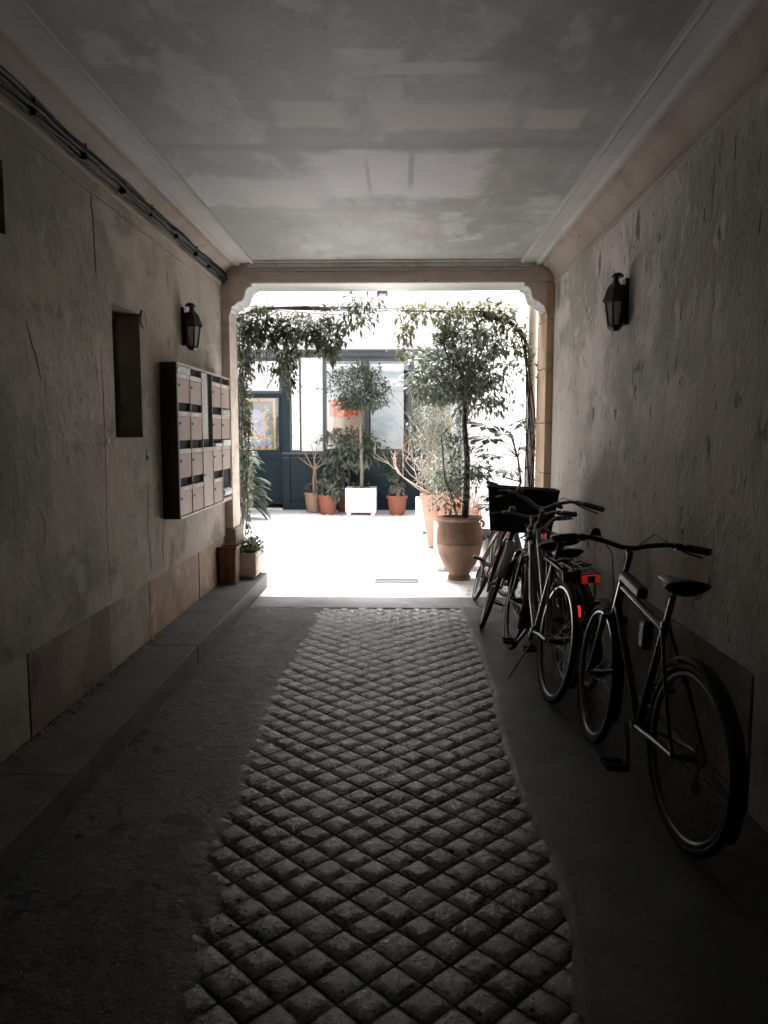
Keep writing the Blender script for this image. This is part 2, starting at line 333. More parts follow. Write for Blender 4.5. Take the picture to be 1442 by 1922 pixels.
# ================================================================== SETTING
XL, XR, YE, ZC = -1.65, 1.40, 7.20, 3.07
YB = -2.2                     # street end of the passage, behind the camera
g = MB(); g.quad((-40, -40, -.06), (40, -40, -.06), (40, 60, -.06), (-40, 60, -.06))
tag(g.build('ground', m_court), kind='structure')
g = MB(); g.box(-4.2, 2.2, 6.99, 16.6, -.05, .002)
tag(g.build('courtyard_ground', m_court), kind='structure')
g = MB(); g.box(-1.7, 1.45, YB, 6.99, -.05, -.004)
tag(g.build('passage_road', m_joint), kind='structure')
g = MB(); g.box(-1.31, 1.42, 6.55, 6.988, -.03, .010)
tag(g.build('concrete_threshold', m_concrete, bevel=.004), kind='structure')

# --- diagonal granite setts: one paved surface
rnd = random.Random(3)
def ss(a, b, x):
    t = max(0, min(1, (x - a) / (b - a))); return t * t * (3 - 2 * t)
g = MB(); D = .158
nrow = int((6.75 - 1.2) / (D / 2)); K = 6
for i in range(nrow):
    for j in range(-6, 7):
        cx = j * D + (D / 2 if i % 2 else 0) - .01; cy = 1.2 + i * D / 2
        if cx < -.86 or cx > .76: continue
        cx += rnd.uniform(-.003, .003); cy += rnd.uniform(-.003, .003)
        hw = D / 2 - .0045 + rnd.uniform(-.003, .0015); hh = D / 2 - .0045 + rnd.uniform(-.003, .0015)
        top = .0070 + rnd.uniform(-.0020, .0020); tx = rnd.uniform(-.02, .02); ty = rnd.uniform(-.02, .02)
        vs = []; fs = []
        for a in range(K + 1):
            for b in range(K + 1):
                s_, t_ = a / K * 2 - 1, b / K * 2 - 1
                x = (s_ - t_) / 2 * hw * (1 - .03 * abs(s_ * t_)); y = (s_ + t_) / 2 * hh * (1 - .03 * abs(s_ * t_))
                e = max(abs(s_), abs(t_))
                z = top - .0036 * ss(.82, 1.0, e) - .0020 * e * e + x * tx + y * ty + rnd.uniform(-.0006, .0006)
                if e > .99: z = -.003
                vs.append((cx + x, cy + y, z))
        for a in range(K):
            for b in range(K):
                q = a * (K + 1) + b
                fs.append((q, q + K + 1, q + K + 2, q + 1))
        g.add(vs, fs, rnd.choice((0, 0, 0, 1, 1, 2)))
tag(g.build('sett_road', [m_sett, m_sett2, m_sett3], smooth=50), kind='structure')

# --- asphalt either side of the setts, ragged where it meets them
from mathutils import noise as NZ
def edge_fn(tab):
    def f(y):
        for (y0, x0), (y1, x1) in zip(tab, tab[1:]):
            if y <= y1: return x0 + (x1 - x0) * max(0, (y - y0)) / (y1 - y0)
        return tab[-1][1]
    return f
er = edge_fn([(-3, .46), (1.9, .47), (2.35, .54), (2.67, .54), (3.13, .495), (3.63, .505), (4.3, .535), (5.1, .556), (6.4, .52), (7, .5)])
el = edge_fn([(-3, -.46), (1.9, -.47), (2.65, -.58), (3.5, -.60), (4.1, -.64), (4.8, -.65), (5.5, -.60), (7, -.58)])
def strip(name, x0, x1, y0, y1, side, m, step, hgt, rag, soft, rough):
    g = MB(); nx = int((x1 - x0) / step); ny = int((y1 - y0) / (step * 1.3))
    for i in range(ny + 1):
        y = y0 + (y1 - y0) * i / ny
        for j in range(nx + 1):
            x = x0 + (x1 - x0) * j / nx
            e = (er if side > 0 else el)(y) + rag * NZ.noise(V((0, y * 4, side))) + rag * .7 * NZ.noise(V((x * 26, y * 26, side)))
            d = (x - e) * side
            z = hgt + rough * NZ.noise(V((x * 7, y * 7, 3 * side))) + rough * .8 * NZ.noise(V((x * 24, y * 24, side)))
            z += .010 * NZ.noise(V((x * 1.5, y * 1.5, 5)))
            z -= (hgt + .022) * ss(soft, -.02, d)
            g.v.append((x, y, z))
    for i in range(ny):
        for j in range(nx):
            q = i * (nx + 1) + j; g.f.append((q, q + 1, q + nx + 2, q + nx + 1)); g.m.append(0)
    tag(g.build(name, m, smooth=80), kind='structure')
strip('asphalt_strip', .40, 1.42, 1.0, 6.56, 1, m_asph_r, .016, .016, .018, .012, .0010)
strip('worn_asphalt_strip', -1.315, -.40, 1.0, 6.56, -1, m_asph_l, .016, .016, .05, .16, .006)
g = MB(); g.box(-1.315, -.46, YB, 1.0, -.03, .015); g.box(.46, 1.42, YB, 1.0, -.03, .02); g.box(-.46, .46, YB, 1.2, -.03, .004)
tag(g.build('passage_pavement', m_asph_r), kind='structure')

# --- raised granite step along the left wall
rnd = random.Random(5); g = MB(); y = YB
for L_ in (2.3, 1.35, 1.5, 1.9, 1.35, .0):
    y1 = min(y + L_ - .003, 7.42) if L_ else 7.52
    if L_ == 0: break
    d = rnd.uniform(-.002, .002)
    g.box(-1.70, -1.312 + d, y, y1, -.05, .148 + rnd.uniform(-.0015, .0015)); y += L_
g.box(-1.70, -1.315, y, 7.50, -.05, .146)
tag(g.build('kerb', m_kerb, bevel=.006), kind='structure')
# dirt and crumbs of mortar in the corner of step and wall
g = MB(); rnd = random.Random(12)
for i in range(260):
    y = rnd.uniform(2.2, 5.2); s_ = rnd.uniform(.004, .016); x = -1.655 + abs(rnd.gauss(0, .022))
    g.lathe([(0, s_ * .9), (s_ * .8, s_ * .5), (s_, -.003)], (x, y, .148), 5, rot=rnd.random() * 6)
tag(g.build('mortar_rubble', m_stone_g), 'crumbled mortar in the corner of granite step and left wall', None, kind='stuff')

# ================================================================== WALLS
def wall_with_niches(X, inward, ys, zs, holes, depth, name, m, parent):
    """inner face on plane X; holes: set of (iy, iz) cells cut to a recess"""
    g = MB(); s = -inward
    for i in range(len(ys) - 1):
        for k in range(len(zs) - 1):
            a, b, c, d = ys[i], ys[i+1], zs[k], zs[k+1]
            if (i, k) in holes:
                Xb = X + s * depth
                for q in (((X,a,c),(X,b,c),(Xb,b,c),(Xb,a,c)), ((X,a,d),(X,b,d),(Xb,b,d),(Xb,a,d)),
                          ((X,a,c),(X,a,d),(Xb,a,d),(Xb,a,c)), ((X,b,c),(X,b,d),(Xb,b,d),(Xb,b,c)), ((Xb,a,c),(Xb,b,c),(Xb,b,d),(Xb,a,d))):
                    g.quad(*q)
            else: g.quad((X, a, c), (X, b, c), (X, b, d), (X, a, d))
    return g.build(name, m, parent)

lw = thing('passage_wall', 'stained beige plaster wall with mailboxes and narrow recessed window above granite step', 'wall', (XL, 2.5, 0))
lw_off = M4.Translation(-V(lw.location))
def plant(o, root): o.matrix_parent_inverse = lw_off if root is lw else M4.Translation(-V(root.location)); return o
plant(wall_with_niches(XL, 1, [YB, 2.9, 3.28, 4.45, 4.92, YE], [.545, 1.49, 2.26, 2.34, 2.64, ZC], {(3, 1), (1, 3)}, .17, 'plaster', m_wall_l, lw), lw)
g = MB(); g.box(XL - .5, XL - .19, YB, YE, -.05, 3.3); plant(g.build('masonry_core', m_stone_d, lw), lw)
rnd = random.Random(8); y = YB
for L_, m in ((2.6, m_stone_g), (2.2, m_stone_g), (.72, m_stone_g), (.975, m_stone_d), (.70, m_stone_g), (1.25, m_stone_p), (.95, m_stone_p)):
    g = MB(); y1 = min(y + L_, YE); g.box(XL - .2, XL - .014 + rnd.uniform(-.003, .003), y + .002, y1 - .002, .05, .549)
    plant(g.build('plinth_stone', m, lw, bevel=.004), lw); y += L_
# narrow window in the recess
g = MB()
for a, b, c, d in ((4.452, 4.918, 1.492, 1.53), (4.452, 4.918, 2.22, 2.258), (4.452, 4.49, 1.53, 2.22), (4.88, 4.918, 1.53, 2.22), (4.675, 4.695, 1.53, 2.22)):
    g.box(XL - .167, XL - .135, a, b, c, d)
wf = plant(g.build('window_frame', m_stone_d, lw), lw)
g = MB(); g.box(XL - .163, XL - .155, 4.49, 4.88, 1.53, 2.22); g.build('window_pane', m_dark, wf)
g = MB(); g.tube([(XL - .125, 4.52, 1.60), (XL - .125, 4.52, 2.16)], .008, 6); g.box(XL - .128, XL - .10, 4.51, 4.55, 2.05, 2.065); g.box(XL - .128, XL - .10, 4.51, 4.55, 1.64, 1.655)
o = g.build('casement_bolt', m_stone_g, wf)
# plaster seams and cracks standing as thin dark grooves
def crack(pts, r, name='plaster_crack', m=m_dark, root=lw, seed=1, jit=.006, X=None):
    q = random.Random(seed); out = []
    pts = [V(p) for p in pts]
    for a, b in zip(pts, pts[1:]):
        n = max(2, int((b - a).length / .05))
        for i in range(n):
            p = a.lerp(b, i / n); out.append(V((p.x, p.y + q.uniform(-jit, jit), p.z + q.uniform(-jit, jit))))
    out.append(pts[-1]); g = MB()
    g.tube(out, [r * (1 - .75 * abs(2 * i / (len(out) - 1) - 1) ** 3) * q.uniform(.6, 1.2) for i in range(len(out))], 5)
    return g
cg = MB()
for pts, r, sd_ in ((((XL, 3.25, 2.79), (XL, 4.21, 2.79), (XL, 6.36, 2.80)), .0035, 1), (((XL, 4.21, 2.785), (XL, 4.24, 2.36)), .006, 2),
                    (((XL, 4.27, 2.0), (XL, 4.28, 1.5), (XL, 4.26, .95), (XL, 4.29, .56)), .0022, 3), (((XL, 4.98, 1.2), (XL, 4.96, .9), (XL, 5.0, .6)), .003, 4),
                    (((XL, 5.28, .84), (XL, 5.25, .7), (XL, 5.30, .57)), .003, 5), (((XL, 3.42, 2.0), (XL, 3.50, 1.86), (XL, 3.54, 1.76)), .004, 6),
                    (((XL, 3.45, 1.2), (XL, 3.52, 1.1), (XL, 3.50, .98)), .003, 7)):
    c_ = crack(pts, r, seed=sd_); cg.add(c_.v, c_.f)
o = plant(cg.build('plaster_crack', m_stone_d, lw), lw)
# repairs in the plaster: junction cover ring, label, old fixing hole
g = MB(); g.lathe([(.0, .006), (.036, .006), (.046, .012), (.055, .010), (.058, 0)], (0, 0, 0), 24, mat=M4.Rotation(pi / 2, 4, 'Y'))
o = tag(g.build('junction_cover', m_wall_l, smooth=30), 'round plaster coloured cover beside the recessed window', 'wall cover'); o.location = (XL, 4.985, 2.24)
g = MB(); g.box(XL, XL + .004, 4.318, 4.335, 1.455, 1.492); tag(g.build('paper_label', m_paper), 'tiny white paper label on the wall left of the recessed window', 'label')
g = MB(); g.box(XL - .002, XL + .004, 4.965, 4.995, 1.34, 1.41); g.lathe([(0, .012), (.012, .01), (.015, 0)], (XL, 4.985, 1.36), 10, mat=M4.Rotation(pi / 2, 4, 'Y'))
tag(g.build('bell_push', m_black), 'small dark bell push below the recessed window', 'bell push')

rw = thing('passage_wall', 'cracked flaking beige plaster wall behind the row of bicycles', 'wall', (XR, 2.5, 0))
g = MB(); g.quad((XR, 2.97, .57), (XR, YE, .57), (XR, YE, ZC), (XR, 2.97, ZC)); plant(g.build('plaster', m_wall_r, rw), rw)
g = MB(); g.box(XR + .03, XR + .5, YB, YE, -.05, 3.3); plant(g.build('masonry_core', m_stone_d, rw), rw)
g = MB(); g.box(XR - .012, XR + .03, YB, 2.965, -.02, ZC); plant(g.build('pier', m_wall_r, rw, bevel=.006), rw)
y = 2.97
for L_, m in ((.9, m_stone_d), (1.0, m_stone_d), (1.1, m_stone_g), (1.25, m_stone_g)):
    g = MB(); g.box(XR - .016, XR + .03, y + .002, min(y + L_, YE) - .002, -.02, .565); plant(g.build('plinth_stone', m, rw, bevel=.005), rw); y += L_
# open cracks and lifted flakes in the right wall plaster
cg = MB(); q = random.Random(21)
for i in range(44):
    cy_, cz_ = ((3.5, 2.5), (4.3, 1.7), (5.3, 1.1), (6.3, 2.2), (4.9, 2.5))[q.randrange(5)]; y = min(7.1, max(3.05, q.gauss(cy_, .35))); z = min(2.8, max(.7, q.gauss(cz_, .4))); L_ = q.uniform(.03, .12) if q.random() < .8 else q.uniform(.12, .38)
    pts = [(XR, y, z)]; n = max(2, int(L_ / .04))
    for k in range(n): pts.append((XR, pts[-1][1] + q.uniform(-.02, .02), pts[-1][2] - L_ / n * q.uniform(.5, 1.2)))
    c_ = crack(pts, q.uniform(.0016, .0042), seed=i, jit=.004); cg.add(c_.v, c_.f)
plant(cg.build('plaster_crack', m_stone_d, rw), rw)

# --- ceiling with stepped moulding along both sides
cl = thing('passage_ceiling', 'smoke-stained painted ceiling with plain mouldings over the passage', 'ceiling', (0, 2.5, ZC))
g = MB(); g.box(XL - .5, XR + .5, YB, 7.6, ZC, ZC + .25); plant(g.build('ceiling_slab', m_ceil, cl), cl)
prof_flat = [(0, 3.038), (.150, 3.038), (.153, 3.028), (.160, 3.026), (.167, 3.028), (.170, 3.036), (.176, 3.044), (.182, 3.054), (.286, 3.057), (.290, 3.044), (.296, 3.041), (.306, 3.041), (.312, 3.045), (.318, 3.0705), (0, 3.0705)]
prof_cove = [(0, 2.865), (.012, 2.868), (.016, 2.88), (.010, 2.892), (.014, 2.92), (.03, 2.955), (.055, 2.99), (.09, 3.015), (.115, 3.022), (.12, 3.034), (.145, 3.0405), (0, 3.0405)]
for s, X in ((1, XL), (-1, XR)):
    g = MB(); g.extrude(prof_flat, lambda a, b, t, s=s, X=X: V((X + s * a, t, b)), YB, YE); plant(g.build('border_moulding', m_border, cl, smooth=30), cl)
    g = MB(); g.extrude(prof_cove, lambda a, b, t, s=s, X=X: V((X + s * a, t, b)), YB, YE); plant(g.build('cove_moulding', m_cove, cl, smooth=40), cl)
cg = MB(); q = random.Random(70)
for x, y, dx, dy, n in ((-.9, 6.6, .10, -.35, 6), (.5, 6.9, .05, -.4, 5), (.95, 5.2, -.16, -.2, 6), (-.3, 5.0, -.2, -.12, 5), (.2, 3.9, .16, -.22, 5), (-.95, 4.2, .07, -.3, 5), (1.0, 3.6, -.1, -.2, 4)):
    pts = [(x, y, ZC + .0006)]
    for k in range(n): pts.append((pts[-1][0] + dx * q.uniform(-.2, 1), pts[-1][1] + dy * q.uniform(.5, 1), ZC + .0006))
    c_ = crack(pts, .0011, seed=int(x * 100) + 300, jit=0); cg.add([(p[0] + q.uniform(-.008, .008), p[1] + q.uniform(-.008, .008), p[2]) for p in c_.v[:0]] or c_.v, c_.f)
plant(cg.build('hairline_crack', m_stone_d, cl), cl)
# --- exit beam with scrolled corbels
bm_ = thing('exit_beam', 'brown stone lintel with scrolled corbels over the courtyard opening', 'beam', (0, 7.4, 2.885))
g = MB(); g.box(XL - .3, XR + .3, YE, 7.6, 2.888, ZC + .24); plant(g.build('lintel', m_beam, bm_), bm_)
g = MB(); g.box(-1.50, 1.26, YE + .01, 7.605, 2.880, 2.8875); plant(g.build('soffit', m_soffit, bm_), bm_)
prof = [(0, 3.0695), (.085, 3.0695), (.08, 3.058), (.055, 3.052), (.052, 3.04), (.045, 3.034), (.03, 3.015), (.028, 3.0), (.016, 2.995), (.012, 2.985), (0, 2.983)]
g = MB(); g.extrude(prof, lambda a, b, t: V((t, YE - a, b)), -1.40, 1.16); plant(g.build('cornice_moulding', m_mould, bm_, smooth=30), bm_)
def corbel_profile():
    p = [(0, 2.884), (.27, 2.884), (.265, 2.85)]
    for a in range(0, 91, 15): p.append((.262 - .07 * sin(R(a)) - .0, 2.842 - .07 * (1 - cos(R(a)))))   # convex nose
    for a in range(0, 91, 15): p.append((.185 - .085 * (1 - cos(R(a))), 2.765 - .085 * sin(R(a))))      # hollow
    p += [(.085, 2.665), (.055, 2.640), (.030, 2.632), (.026, 2.60), (0, 2.585)]
    return p
for s, X in ((1, -1.578), (-1, 1.333)):
    g = MB(); g.extrude(corbel_profile(), lambda a, b, t, s=s, X=X: V((X + s * a * .78, t, 2.884 - (2.884 - b) * .84)), YE + .012, 7.52); plant(g.build('corbel', [m_soffit], bm_, smooth=35), bm_)
    g = MB(); pr = [(0, 2.884)] + [(a * .745, 2.884 - (2.884 - b) * .825) for a, b in corbel_profile()[1:-1]] + [(0, 2.592)]
    g.extrude(pr, lambda a, b, t, s=s, X=X: V((X + s * a, t, b)), YE - .004, YE + .0115); plant(g.build('corbel_face', m_beam, bm_), bm_)

# --- stone piers on both sides of the opening
lp = thing('stone_pier', 'narrow weathered stone pier behind the wicker basket', 'pier', (-1.75, 7.35, 0))
g = MB(); g.box(-1.95, -1.580, YE, 7.52, .62, 2.887); plant(g.build('shaft', m_beam, lp, bevel=.006), lp)
g = MB(); g.box(-1.95, -1.553, YE - .02, 7.54, .05, .615); plant(g.build('base_block', m_stone_g, lp, bevel=.008), lp)
rp = thing('stone_pier', 'sandstone pier of stacked blocks beside the white drainpipe', 'pier', (1.5, 7.4, 0))
g = MB(); z = .0; rnd = random.Random(4)
for h in (.62, .52, .47, .50, .44, .339):
    g.box(1.335 + rnd.uniform(-.003, .003), 1.75, YE, 7.66, z + .003, z + h - .002); z += h
plant(g.build('block_shaft', m_stone, rp, bevel=.008), rp)
g = MB(); g.box(1.36, 1.74, YE + .01, 7.64, 0, 2.885); plant(g.build('core', m_stone_d, rp), rp)
dp = thing('drainpipe', 'white vertical drainpipe with ringed joints outside the sandstone pier', 'drainpipe', (1.30, 7.76, 0))
g = MB(); g.tube([(0, 0, .0), (0, 0, 4.2)], .042, 16); g.build('pipe', m_white, dp, smooth=40)
for z in (.5, 1.45, 2.33):
    g = MB(); g.tube([(0, 0, z - .03), (0, 0, z + .03)], .048, 16); g.build('joint_ring', m_white, dp, smooth=40)

# --- cable bundle along the left cornice
cb = thing('cable_bundle', 'dark clipped bundle of old cables and a pipe under the left cornice', 'cables', (XL, 4, 2.94))
rnd = random.Random(9)
for k, (dx, dz, r_) in enumerate(((.030, .02, .016), (.022, -.012, .011), (.045, .0, .010), (.024, .052, .014), (.016, -.034, .008), (.040, .032, .008))):
    pts = []
    y = YB
    while y < 7.16:
        sag = .007 * sin(y * 3 + k) + rnd.uniform(-.007, .007)
        pts.append((dx + .004 * sin(y * 5 + 2 * k), y - 4, dz + sag)); y += .16
    pts.append((dx + .02, 7.17 - 4, dz - .03)); g = MB(); g.tube(pts, r_, 6); g.build('cable', m_rubber, cb, smooth=60)
for k in range(17):
    y = -1.8 + k * .53 + rnd.uniform(-.05, .05); g = MB(); g.box(.0, .050, y - 4, y + .012 - 4, -.036, .050); g.build('cable_clip', m_black, cb)

# --- gate behind the camera closes the passage to the street
g = MB(); g.box(XL - .1, XR + .1, YB - .12, YB - .02, -.05, ZC + .1); tag(g.build('street_gate', m_case), 'closed dark wooden gate at the street end behind the camera', 'gate')

# ================================================================== COURTYARD BUILDINGS
sb = thing('street_building', 'white rendered house front standing over the passage', 'building', (0, 7.4, 0))
g = MB(); g.box(-4.4, -1.952, 7.3, 7.6, -.05, 7.5); g.box(1.752, 2.4, 7.3, 7.6, -.05, 7.5); g.box(-1.952, 1.752, 7.3, 7.6, ZC + .255, 7.5); g.box(-4.4, 2.4, 4.0, 7.3, 3.4, 7.5)
plant(g.build('wall', m_cwall, sb), sb)
g = MB(); g.box(-4.4, -4.05, 7.6, 11.2, -.05, 4.6); tag(g.build('courtyard_wall', m_cwall), 'white rendered near wall on the left side of the courtyard', 'wall')
g = MB(); g.box(-4.4, -4.06, 11.202, 17, -.05, 4.6); tag(g.build('courtyard_wall', m_stone_d), 'unseen brown far wall added on the courtyard left to dim the passage', 'wall')  # unseen dark wall, added to keep courtyard light off the deep passage
g = MB(); g.add([(1.46, 7.6, -.05), (1.8, 7.6, -.05), (1.5, 17, -.05), (1.12, 17, -.05), (1.46, 7.6, 8.0), (1.8, 7.6, 8.0), (1.5, 17, 8.0), (1.12, 17, 8.0)],
               ((0,3,2,1),(4,5,6,7),(0,1,5,4),(1,2,6,5),(2,3,7,6),(3,0,4,7)))
tag(g.build('courtyard_wall', m_cwall), 'white rendered wall on the right of the courtyard behind the potted plants', 'wall')

YF = 15.10
sh = thing('shopfront', 'teal panelled shopfront with large windows under a white upper wall', 'shopfront', (-1, YF, 0))
def P(g, name, m, parent=None, **k): 
    o = g.build(name, m, parent or sh, **k)
    if parent is None: plant(o, sh)
    return o
g = MB(); g.box(-4.05, 1.2, YF - .02, YF + .3, 3.10, 6.6); P(g, 'upper_wall', m_cwall)
g = MB(); g.box(-4.05, 1.2, YF - .02, YF + .2, 2.965, 3.095); g.box(-4.05, 1.2, YF - .07, YF - .022, 3.075, 3.115); g.box(-4.05, 1.2, YF - .05, YF - .022, 2.99, 3.01); P(g, 'fascia', m_fascia, bevel=.004)
g = MB(); g.box(-1.935, -1.515, YF - .03, YF + .25, 1.155, 2.962); P(g, 'pilaster', m_white, bevel=.01)
g = MB(); g.box(-2.32, 1.2, YF - .06, YF + .12, 1.095, 1.14); g.box(-2.32, 1.2, YF - .035, YF + .10, 1.02, 1.035); P(g, 'sill_rail', [m_frame], bevel=.004)
g = MB(); g.box(-2.32, -2.17, YF - .012, YF + .12, .0, 2.962); g.box(-2.17, 1.2, YF + .02, YF + .12, .16, 1.018); g.box(-2.17, 1.2, YF - .01, YF + .12, .0, .158); g.box(-2.17, 1.2, YF - .008, YF + .1, 1.036, 1.094)
for x in (-1.52, -.70, .13): g.box(x - .06, x + .06, YF - .006, YF + .02, .16, 1.018)
P(g, 'wainscot', m_teal, bevel=.006)
def window(x0, x1, z0, z1, fr=.035, y=YF + .03, m=m_frame, gm=m_glass):
    g = MB(); g.box(x0, x0 + fr, y - .03, y + .04, z0, z1); g.box(x1 - fr, x1, y - .03, y + .04, z0, z1)
    g.box(x0 + fr, x1 - fr, y - .03, y + .04, z0, z0 + fr); g.box(x0 + fr, x1 - fr, y - .03, y + .04, z1 - fr, z1)
    f = P(g, 'window', m)
    g = MB(); g.box(x0 + fr, x1 - fr, y, y + .008, z0 + fr, z1 - fr); g.build('window_pane', gm, f)
    return f
window(-2.165, -1.94, 1.145, 2.96)
window(-1.51, -.665, 1.145, 2.96, .055, gm=m_glass2)
window(-.66, .20, 1.145, 2.96, .055, gm=m_glass2)
window(.205, 1.15, 1.145, 2.96, .055)
# door leaf, set back, with transom light above
g = MB(); g.box(-3.30, -2.325, YF + .10, YF + .16, .10, 1.18); g.box(-3.30, -3.19, YF + .10, YF + .16, 1.18, 2.28); g.box(-2.40, -2.325, YF + .10, YF + .16, 1.18, 2.28); g.box(-3.19, -2.40, YF + .10, YF + .16, 2.20, 2.28)
dr = P(g, 'door', m_teal, bevel=.005)
g = MB(); g.box(-3.16, -2.45, YF + .085, YF + .098, .22, 1.0); g.build('door_panel', m_teal, dr, bevel=.01)
g = MB(); g.box(-3.19, -2.40, YF + .12, YF + .128, 1.18, 2.20); g.build('door_pane', m_glass2, dr)
kp = at(475, 851, YF); g = MB(); g.lathe([(0, -.03), (.034, -.025), (.05, 0), (.034, .03), (.018, .04), (.018, .09)], (kp.x, YF + .01, kp.z), 16, mat=M4.Rotation(-pi / 2, 4, 'X')); g.build('door_knob', m_white, dr, smooth=50)
g = MB(); g.box(-3.30, -2.3, YF + .0, YF + .16, -.02, .03); P(g, 'doorstep', m_white)
window(-3.30, -2.325, 2.285, 2.96, .05, YF + .1)
window(-4.05, -3.31, 1.145, 2.96, .05)
g = MB(); g.box(-4.05, -3.31, YF + .0, YF + .12, 0, 1.14); P(g, 'side_panel', m_teal)
# the room behind the glass
g = MB()
g.quad((-4.05, YF + 1.4, 0), (1.2, YF + 1.4, 0), (1.2, YF + 1.4, 3.1), (-4.05, YF + 1.4, 3.1)); g.quad((-4.05, YF + .3, 3.1), (1.2, YF + .3, 3.1), (1.2, YF + 1.4, 3.1), (-4.05, YF + 1.4, 3.1))
g.quad((-4.05, YF + .3, 1.1), (1.2, YF + .3, 1.1), (1.2, YF + 1.4, 1.1), (-4.05, YF + 1.4, 1.1))
P(g, 'shop_room', m_shopin)
# wall bracket high on the white wall
bp = at(718, 552, YF); g = MB(); g.box(bp.x - .095, bp.x + .095, YF - .16, YF - .02, bp.z + .01, bp.z + .04); g.box(bp.x - .095, bp.x - .075, YF - .16, YF - .03, bp.z - .05, bp.z + .01); g.box(bp.x + .075, bp.x + .095, YF - .16, YF - .03, bp.z - .05, bp.z + .01)
tag(g.build('wall_bracket', m_black), 'small dark iron bracket on the white wall above the shopfront', 'bracket')

# pictures and pane reflections behind the glass: plain stand-ins in the same colours
def ell(g, cx, cz, rx, rz, y, mi, n=20, rot=0):
    vs = [(cx, y, cz)] + [(cx + rx * cos(a*2*pi/n) * cos(rot) - rz * sin(a*2*pi/n) * sin(rot), y, cz + rx * cos(a*2*pi/n) * sin(rot) + rz * sin(a*2*pi/n) * cos(rot)) for a in range(n)]
    g.add(vs, [(0, 1 + i, 1 + (i + 1) % n) for i in range(n)], mi)
c_teal = mat('poster_teal', (.16, .20, .18), .5); c_lav = mat('poster_lavender', (.40, .38, .50), .5, layers=(((.55, .50, .58), 8, (1, 1, 1), .45, .65),))
c_ochre = mat('poster_ochre', (.68, .42, .14), .5, layers=(((.38, .30, .30), 12, (1, 1, 1), .5, .65),)); c_blue = mat('poster_blue', (.30, .33, .52), .5)
c_red = mat('poster_red', (.80, .12, .03), .5, layers=(((.72, .26, .10), 8, (1, 1, 1), .5, .68),)); c_cream = mat('poster_cream', (.70, .60, .46), .5, layers=(((.55, .50, .42), 8, (1, 1, 1), .5, .68),)); c_pink = mat('poster_pink', (.66, .40, .32), .5)
ps = thing('framed_picture', 'gilt framed picture in lavender and ochre behind the shop door glass', 'picture', (-2.80, YF + .14, 1.18))
a, b = at(455, 846, YF + .15), at(517, 748, YF + .15)
x0, x1, z0, z1 = -3.16, b.x - ps.location.x, 0, b.z - 1.18; x0 = -.36
g = MB(); f_ = .055
g.box(x0, x0 + f_, 0, .03, z0, z1); g.box(x1 - f_, x1, 0, .03, z0, z1); g.box(x0 + f_, x1 - f_, 0, .03, z1 - f_, z1); g.box(x0 + f_, x1 - f_, 0, .03, z0, z0 + .03); g.build('picture_frame', m_gold, ps)
g = MB(); g.box(x0 + f_, x1 - f_, .015, .02, z0 + .03, z1 - f_, 0); cx = (x0 + x1) / 2 - .02
ell(g, cx, .47, .20, .30, .013, 1); ell(g, cx - .03, .68, .11, .12, .011, 1); ell(g, cx + .02, .14, .28, .10, .011, 3, rot=.2); ell(g, cx, .26, .26, .07, .009, 2, rot=-.15)
for k in range(9): ell(g, cx + .17 + .03 * sin(k * 2), .40 + .055 * k, .035, .028, .008, 2)
for k in range(7): ell(g, cx - .20 + .02 * sin(k * 3), .35 + .06 * k, .03, .03, .008, 2)
for k in range(6): ell(g, cx - .12 + .05 * k, .045 + .01 * (k % 2), .035, .02, .007, 2)
g.build('picture_sheet', [c_teal, c_lav, c_ochre, c_blue], ps)
a, b = at(617, 842, YF + .07), at(684, 750, YF + .07); o2 = V((a.x, YF + .055, 1.19))
ps = thing('poster', 'orange and cream poster behind the left pane of the wide shop window', 'poster', o2)
W_, H_ = b.x - a.x, b.z - 1.19
g = MB(); g.box(0, W_, .004, .012, 0, H_, 0); g.box(.03, W_ - .04, .0, .003, H_ * .66, H_ - .02, 1); q = random.Random(5)
for k in range(26):
    ell(g, q.uniform(.05, W_ - .07), H_ * q.uniform(.60, .92), q.uniform(.02, .06), q.uniform(.015, .04), -.002 - .0004 * k, q.choice((1, 1, 0, 2)), rot=q.uniform(-1, 1))
for k in range(18):
    ell(g, q.uniform(.06, W_ - .06), H_ * q.uniform(.06, .55), q.uniform(.015, .05), q.uniform(.01, .035), -.002 - .0004 * k, q.choice((2, 2, 1, 0)), rot=q.uniform(-1, 1))
g.tube([(W_ * .72 + .075 * cos(a * pi / 12), -.004, H_ * .30 + .075 * sin(a * pi / 12)) for a in range(24)], .012, 6, 1, closed=True)
g.build('poster_sheet', [c_cream, c_red, c_pink], ps)
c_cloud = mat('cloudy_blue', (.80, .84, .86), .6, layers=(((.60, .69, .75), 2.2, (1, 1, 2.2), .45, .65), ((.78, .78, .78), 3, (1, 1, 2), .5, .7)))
a, b = at(696, 846, YF + .07), at(758, 683, YF + .07); g = MB(); g.box(a.x, b.x, YF + .055, YF + .065, 1.2, b.z)  # pale picture, top extended to paint in the white-blue reflection of the pane
tag(g.build('panel_painted_reflection', c_cloud), 'pale cloudy blue panel with painted reflection behind right pane of shop window', 'panel')

a, b = at(615, 846, YF + .08), at(684, 683, YF + .08); g = MB(); g.box(a.x, b.x, YF + .072, YF + .08, 1.2, b.z)  # added panel, its pale blue painted in for the reflection on the glass
tag(g.build('panel_painted_reflection', c_cloud), 'added pale blue panel painting the pane reflection behind the orange poster', 'panel')
